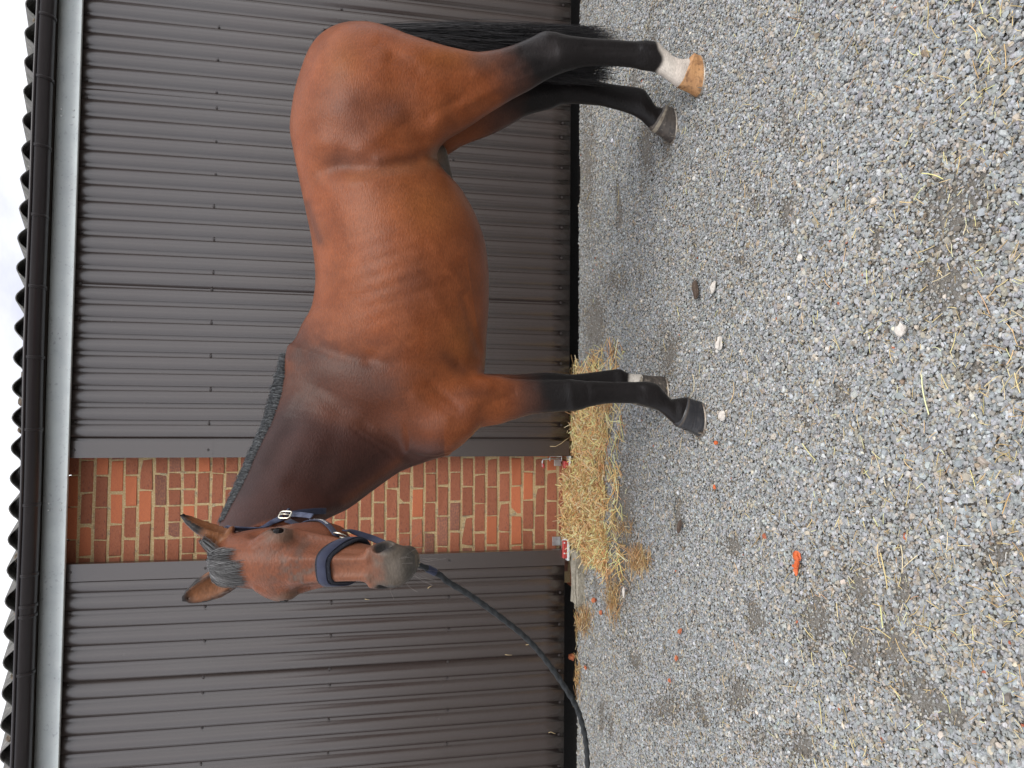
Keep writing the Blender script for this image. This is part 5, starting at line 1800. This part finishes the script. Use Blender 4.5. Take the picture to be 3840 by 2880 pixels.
c2 = pile(1900, 745, 1000, 1230, 1318, .030)
c3 = pile(900, 860, 1000, 1215, 1312, .060)
k_ = rng.random(len(c2)) < .8 * smooth(.35, .7, vnoise(c2 * 1.0, 7.0, 31))
fr = pile(420, 760, 1250, 1215, 1345, .004, .35)
fr[:, 2] = ground_z(fr[:, :2]) + rng.uniform(.012, .025, len(fr))
cc = np.concatenate([c1, c2[k_], c3, fr])
straws('straw_heap', cc, rng.uniform(.04, .17, len(cc)), rng.uniform(.0013, .0034, len(cc)), .40, 'heap of golden straw at the foot of the brick pier', cbase=(.94, .575, .27))
# body of the heap so that the ground does not show through
# small tufts
tf_ = []
for (a_, b_, rx, ry, n_) in ((1385, 1210, 18, 22, 260), (1330, 1290, 16, 40, 220), (1262, 1335, 18, 26, 260), (1250, 1460, 8, 40, 80), (1310, 870, 16, 16, 160), (1345, 1140, 22, 14, 60)):
    for _ in range(n_):
        g_ = onZ(a_ + rng.normal(0, rx * .6), b_ + rng.normal(0, ry * .6), 0)
        tf_.append((g_[0], min(g_[1], -.02), abs(rng.normal(0, .010)) + .006))
tf_ = np.array(tf_)
straws('straw_tufts', tf_, rng.uniform(.03, .12, len(tf_)), rng.uniform(.0007, .0016, len(tf_)), .2, 'thin tufts of straw on the gravel in front of the left door', cbase=(.52, .32, .14))
# loose stalks all over the yard
NS = 3200
px_ = rng.uniform(1240, 2215, NS); py_ = rng.uniform(-30, 1690, NS)
P0 = np.array([onZ(a_, b_, 0) for a_, b_ in zip(px_, py_)])
P0[:, 2] = ground_z(P0) + .016 + rng.uniform(0, .008, NS)
dens = vnoise(P0, 2.2, 41) * .6 + vnoise(P0, 6, 42) * .4
kk = rng.random(NS) < (.45 + .9 * smooth(.4, .75, dens)) * .80
kk &= P0[:, 1] < -.05
P0 = P0[kk]
ex = np.column_stack([rng.uniform(-2.8, 3.4, 900), rng.uniform(-4.3, -.1, 900), np.zeros(900)])
ex[:, 2] = ground_z(ex) + .018
P0 = np.concatenate([P0, ex])
ll = np.clip(np.exp(rng.normal(math.log(.019), .55, len(P0))), .008, .11)
straws('scattered_straw', P0, ll, np.clip(.0007 + .012 * ll, .0007, .0019), .10, 'single straw stalks scattered over the gravel', cbase=(.74, .56, .27))
# a few stalks sticking up the doors
def stalk(pts, label, Y=-.012, r_=.0016):
    P_ = np.array([onY(a_, b_, Y) for a_, b_ in pts])
    me = tube_mesh('straw_stalk', P_, np.linspace(r_, r_ * .6, len(P_)), 6)
    point_colour(me, 'tint', np.tile((.62, .48, .26), (len(me.vertices), 1)))
    tag(put('straw_stalk', me, M['straw'], smooth=True), label, 'straw')
stalk([(1188.5, 964), (1200, 964.5), (1212, 958), (1222, 950), (1232, 944)], 'long curved straw leaning on the bottom of the long door')
stalk([(788, 1294), (793, 1295), (798, 1295.5)], 'short pale straw stuck on the left door beside the muzzle')
stalk([(924, 1271), (927, 1268), (932, 1266)], 'bent straw bit stuck on the left door above the rope')
stalk([(1185, 1583), (1190, 1581), (1196, 1584), (1200, 1585)], 'curly straw wisp stuck low on the left door')
stalk([(1136, 1393), (1143, 1392), (1146, 1393)], 'tiny straw on the left door just under the rope')
stalk([(1091, 1414), (1098, 1415), (1106, 1415)], 'thin straw lying across a rib of the left door, above the rope')

# ================================================================== SMALL THINGS ON THE GRAVEL
def piece(name, px, py, r, material, label, cat, seed, sq=(1, 1, .7), group=None, rough=.5, rot=None):
    g_ = onZ(px, py, 0)
    o = clump(name, (g_[0], g_[1], .012 + r * sq[2] * .5), r, material, None, seed, 2, sq, rough)
    if rot is not None: o.rotation_euler = (0, 0, rot)
    tag(o, label, cat, group)
    return o
piece('carrot_piece', 1731, 1203, .018, M['carrot'], 'largest chewed orange carrot lump in the open gravel', 'carrot', 1, (1.15, .9, .45), 'carrot pieces', .6)
piece('carrot_piece', 1731, 1216, .012, M['carrot'], 'middle carrot lump touching the largest one', 'carrot', 2, (1.2, .7, .7), 'carrot pieces', .7)
piece('carrot_piece', 1728, 1232, .011, M['carrot'], 'carrot stick end of the chewed carrot cluster, pointing left', 'carrot', 3, (1.7, .75, .7), 'carrot pieces', .4, 0.1)
piece('carrot_piece', 1722, 1222, .006, M['carrot'], 'carrot crumb nearest the wall within the chewed carrot cluster', 'carrot', 4, (1, 1, .7), 'carrot pieces')
piece('carrot_piece', 1554, 956, .010, M['carrot'], "small orange carrot cube just left of the black front hoof", 'carrot', 5, (1, 1, .8), 'carrot pieces', .3)
piece('carrot_piece', 1550, 1052, .008, M['carrot'], 'small carrot crumb alone in the gravel below the straw heap', 'carrot', 6, (1.2, .9, .7), 'carrot pieces')
piece('brick_fragment', 1241, 1419, .026, M['brick_orange'], 'largest orange brick fragment at the foot of the left door', 'brick fragment', 7, (1.3, .9, .6), 'brick fragments')
piece('brick_fragment', 1290, 1296, .018, M['brick_orange'], 'round brick fragment beside the end of the concrete kerb block', 'brick fragment', 8, (1, .9, .8), 'brick fragments')
piece('brick_fragment', 1270, 1441, .013, M['brick_orange'], 'small brick fragment in front of the largest one', 'brick fragment', 9, (1.3, .8, .7), 'brick fragments')
piece('brick_fragment', 1475, 1362, .013, M['brick_orange'], 'flat orange brick fragment in the gravel left of the front hooves', 'brick fragment', 10, (1.3, .9, .5), 'brick fragments')
piece('brick_fragment', 1468, 1420, .012, M['brick_orange'], 'red brick fragment beside a bent straw stalk', 'brick fragment', 11, (1.2, .8, .6), 'brick fragments')
piece('brick_fragment', 1452, 1469, .009, M['brick_orange'], 'brick fragment farthest left in the middle of the gravel', 'brick fragment', 12, (1.2, 1, .6), 'brick fragments')
piece('brick_fragment', 1303, 1323, .012, M['brick_orange'], 'brick fragment among the thin straw tufts', 'brick fragment', 13, (1, 1, .7), 'brick fragments')
piece('pale_stone', 1566, 898, .020, M['white_stone'], "pale flat stone closest in front of the black front hoof", 'stone', 14, (1.3, .9, .5), 'pale stones', .5)
piece('pale_stone', 1562, 741, .021, M['white_stone'], 'angular white stone right of the front hoof, under the belly', 'stone', 15, (1.2, .8, .6), 'pale stones', .5)
piece('pale_stone', 1548, 620, .020, M['white_stone'], 'white stone beside the brown bark chip', 'stone', 16, (1.5, .7, .5), 'pale stones', .5)
piece('pale_stone', 1958, 715, .017, M['white_stone'], 'bright white stone nearest the viewer', 'stone', 17, (1.2, 1, .6), 'pale stones', .5)
piece('pale_stone', 1737, 558, .013, M['white_stone'], 'small white stone in the middle gravel below the belly', 'stone', 18, (1, .8, .7), 'pale stones', .5)
piece('pale_stone', 1353, 1280, .017, M['white_stone'], 'long pale stone by the straw tufts at the left', 'stone', 19, (1.8, .6, .5), 'pale stones', .4)
piece('bark_chip', 1510, 627, .026, M['bark'], 'dark brown bark chip alone on the gravel under the belly', 'bark chip', 20, (1.9, .75, .45), None, .35, 0.3)
piece('bark_chip', 1474, 1138, .020, M['bark'], 'grey brown wood splinter below the straw heap', 'bark chip', 21, (2.2, .5, .4), None, .35, -.4)
print('done', time.time() - T0)
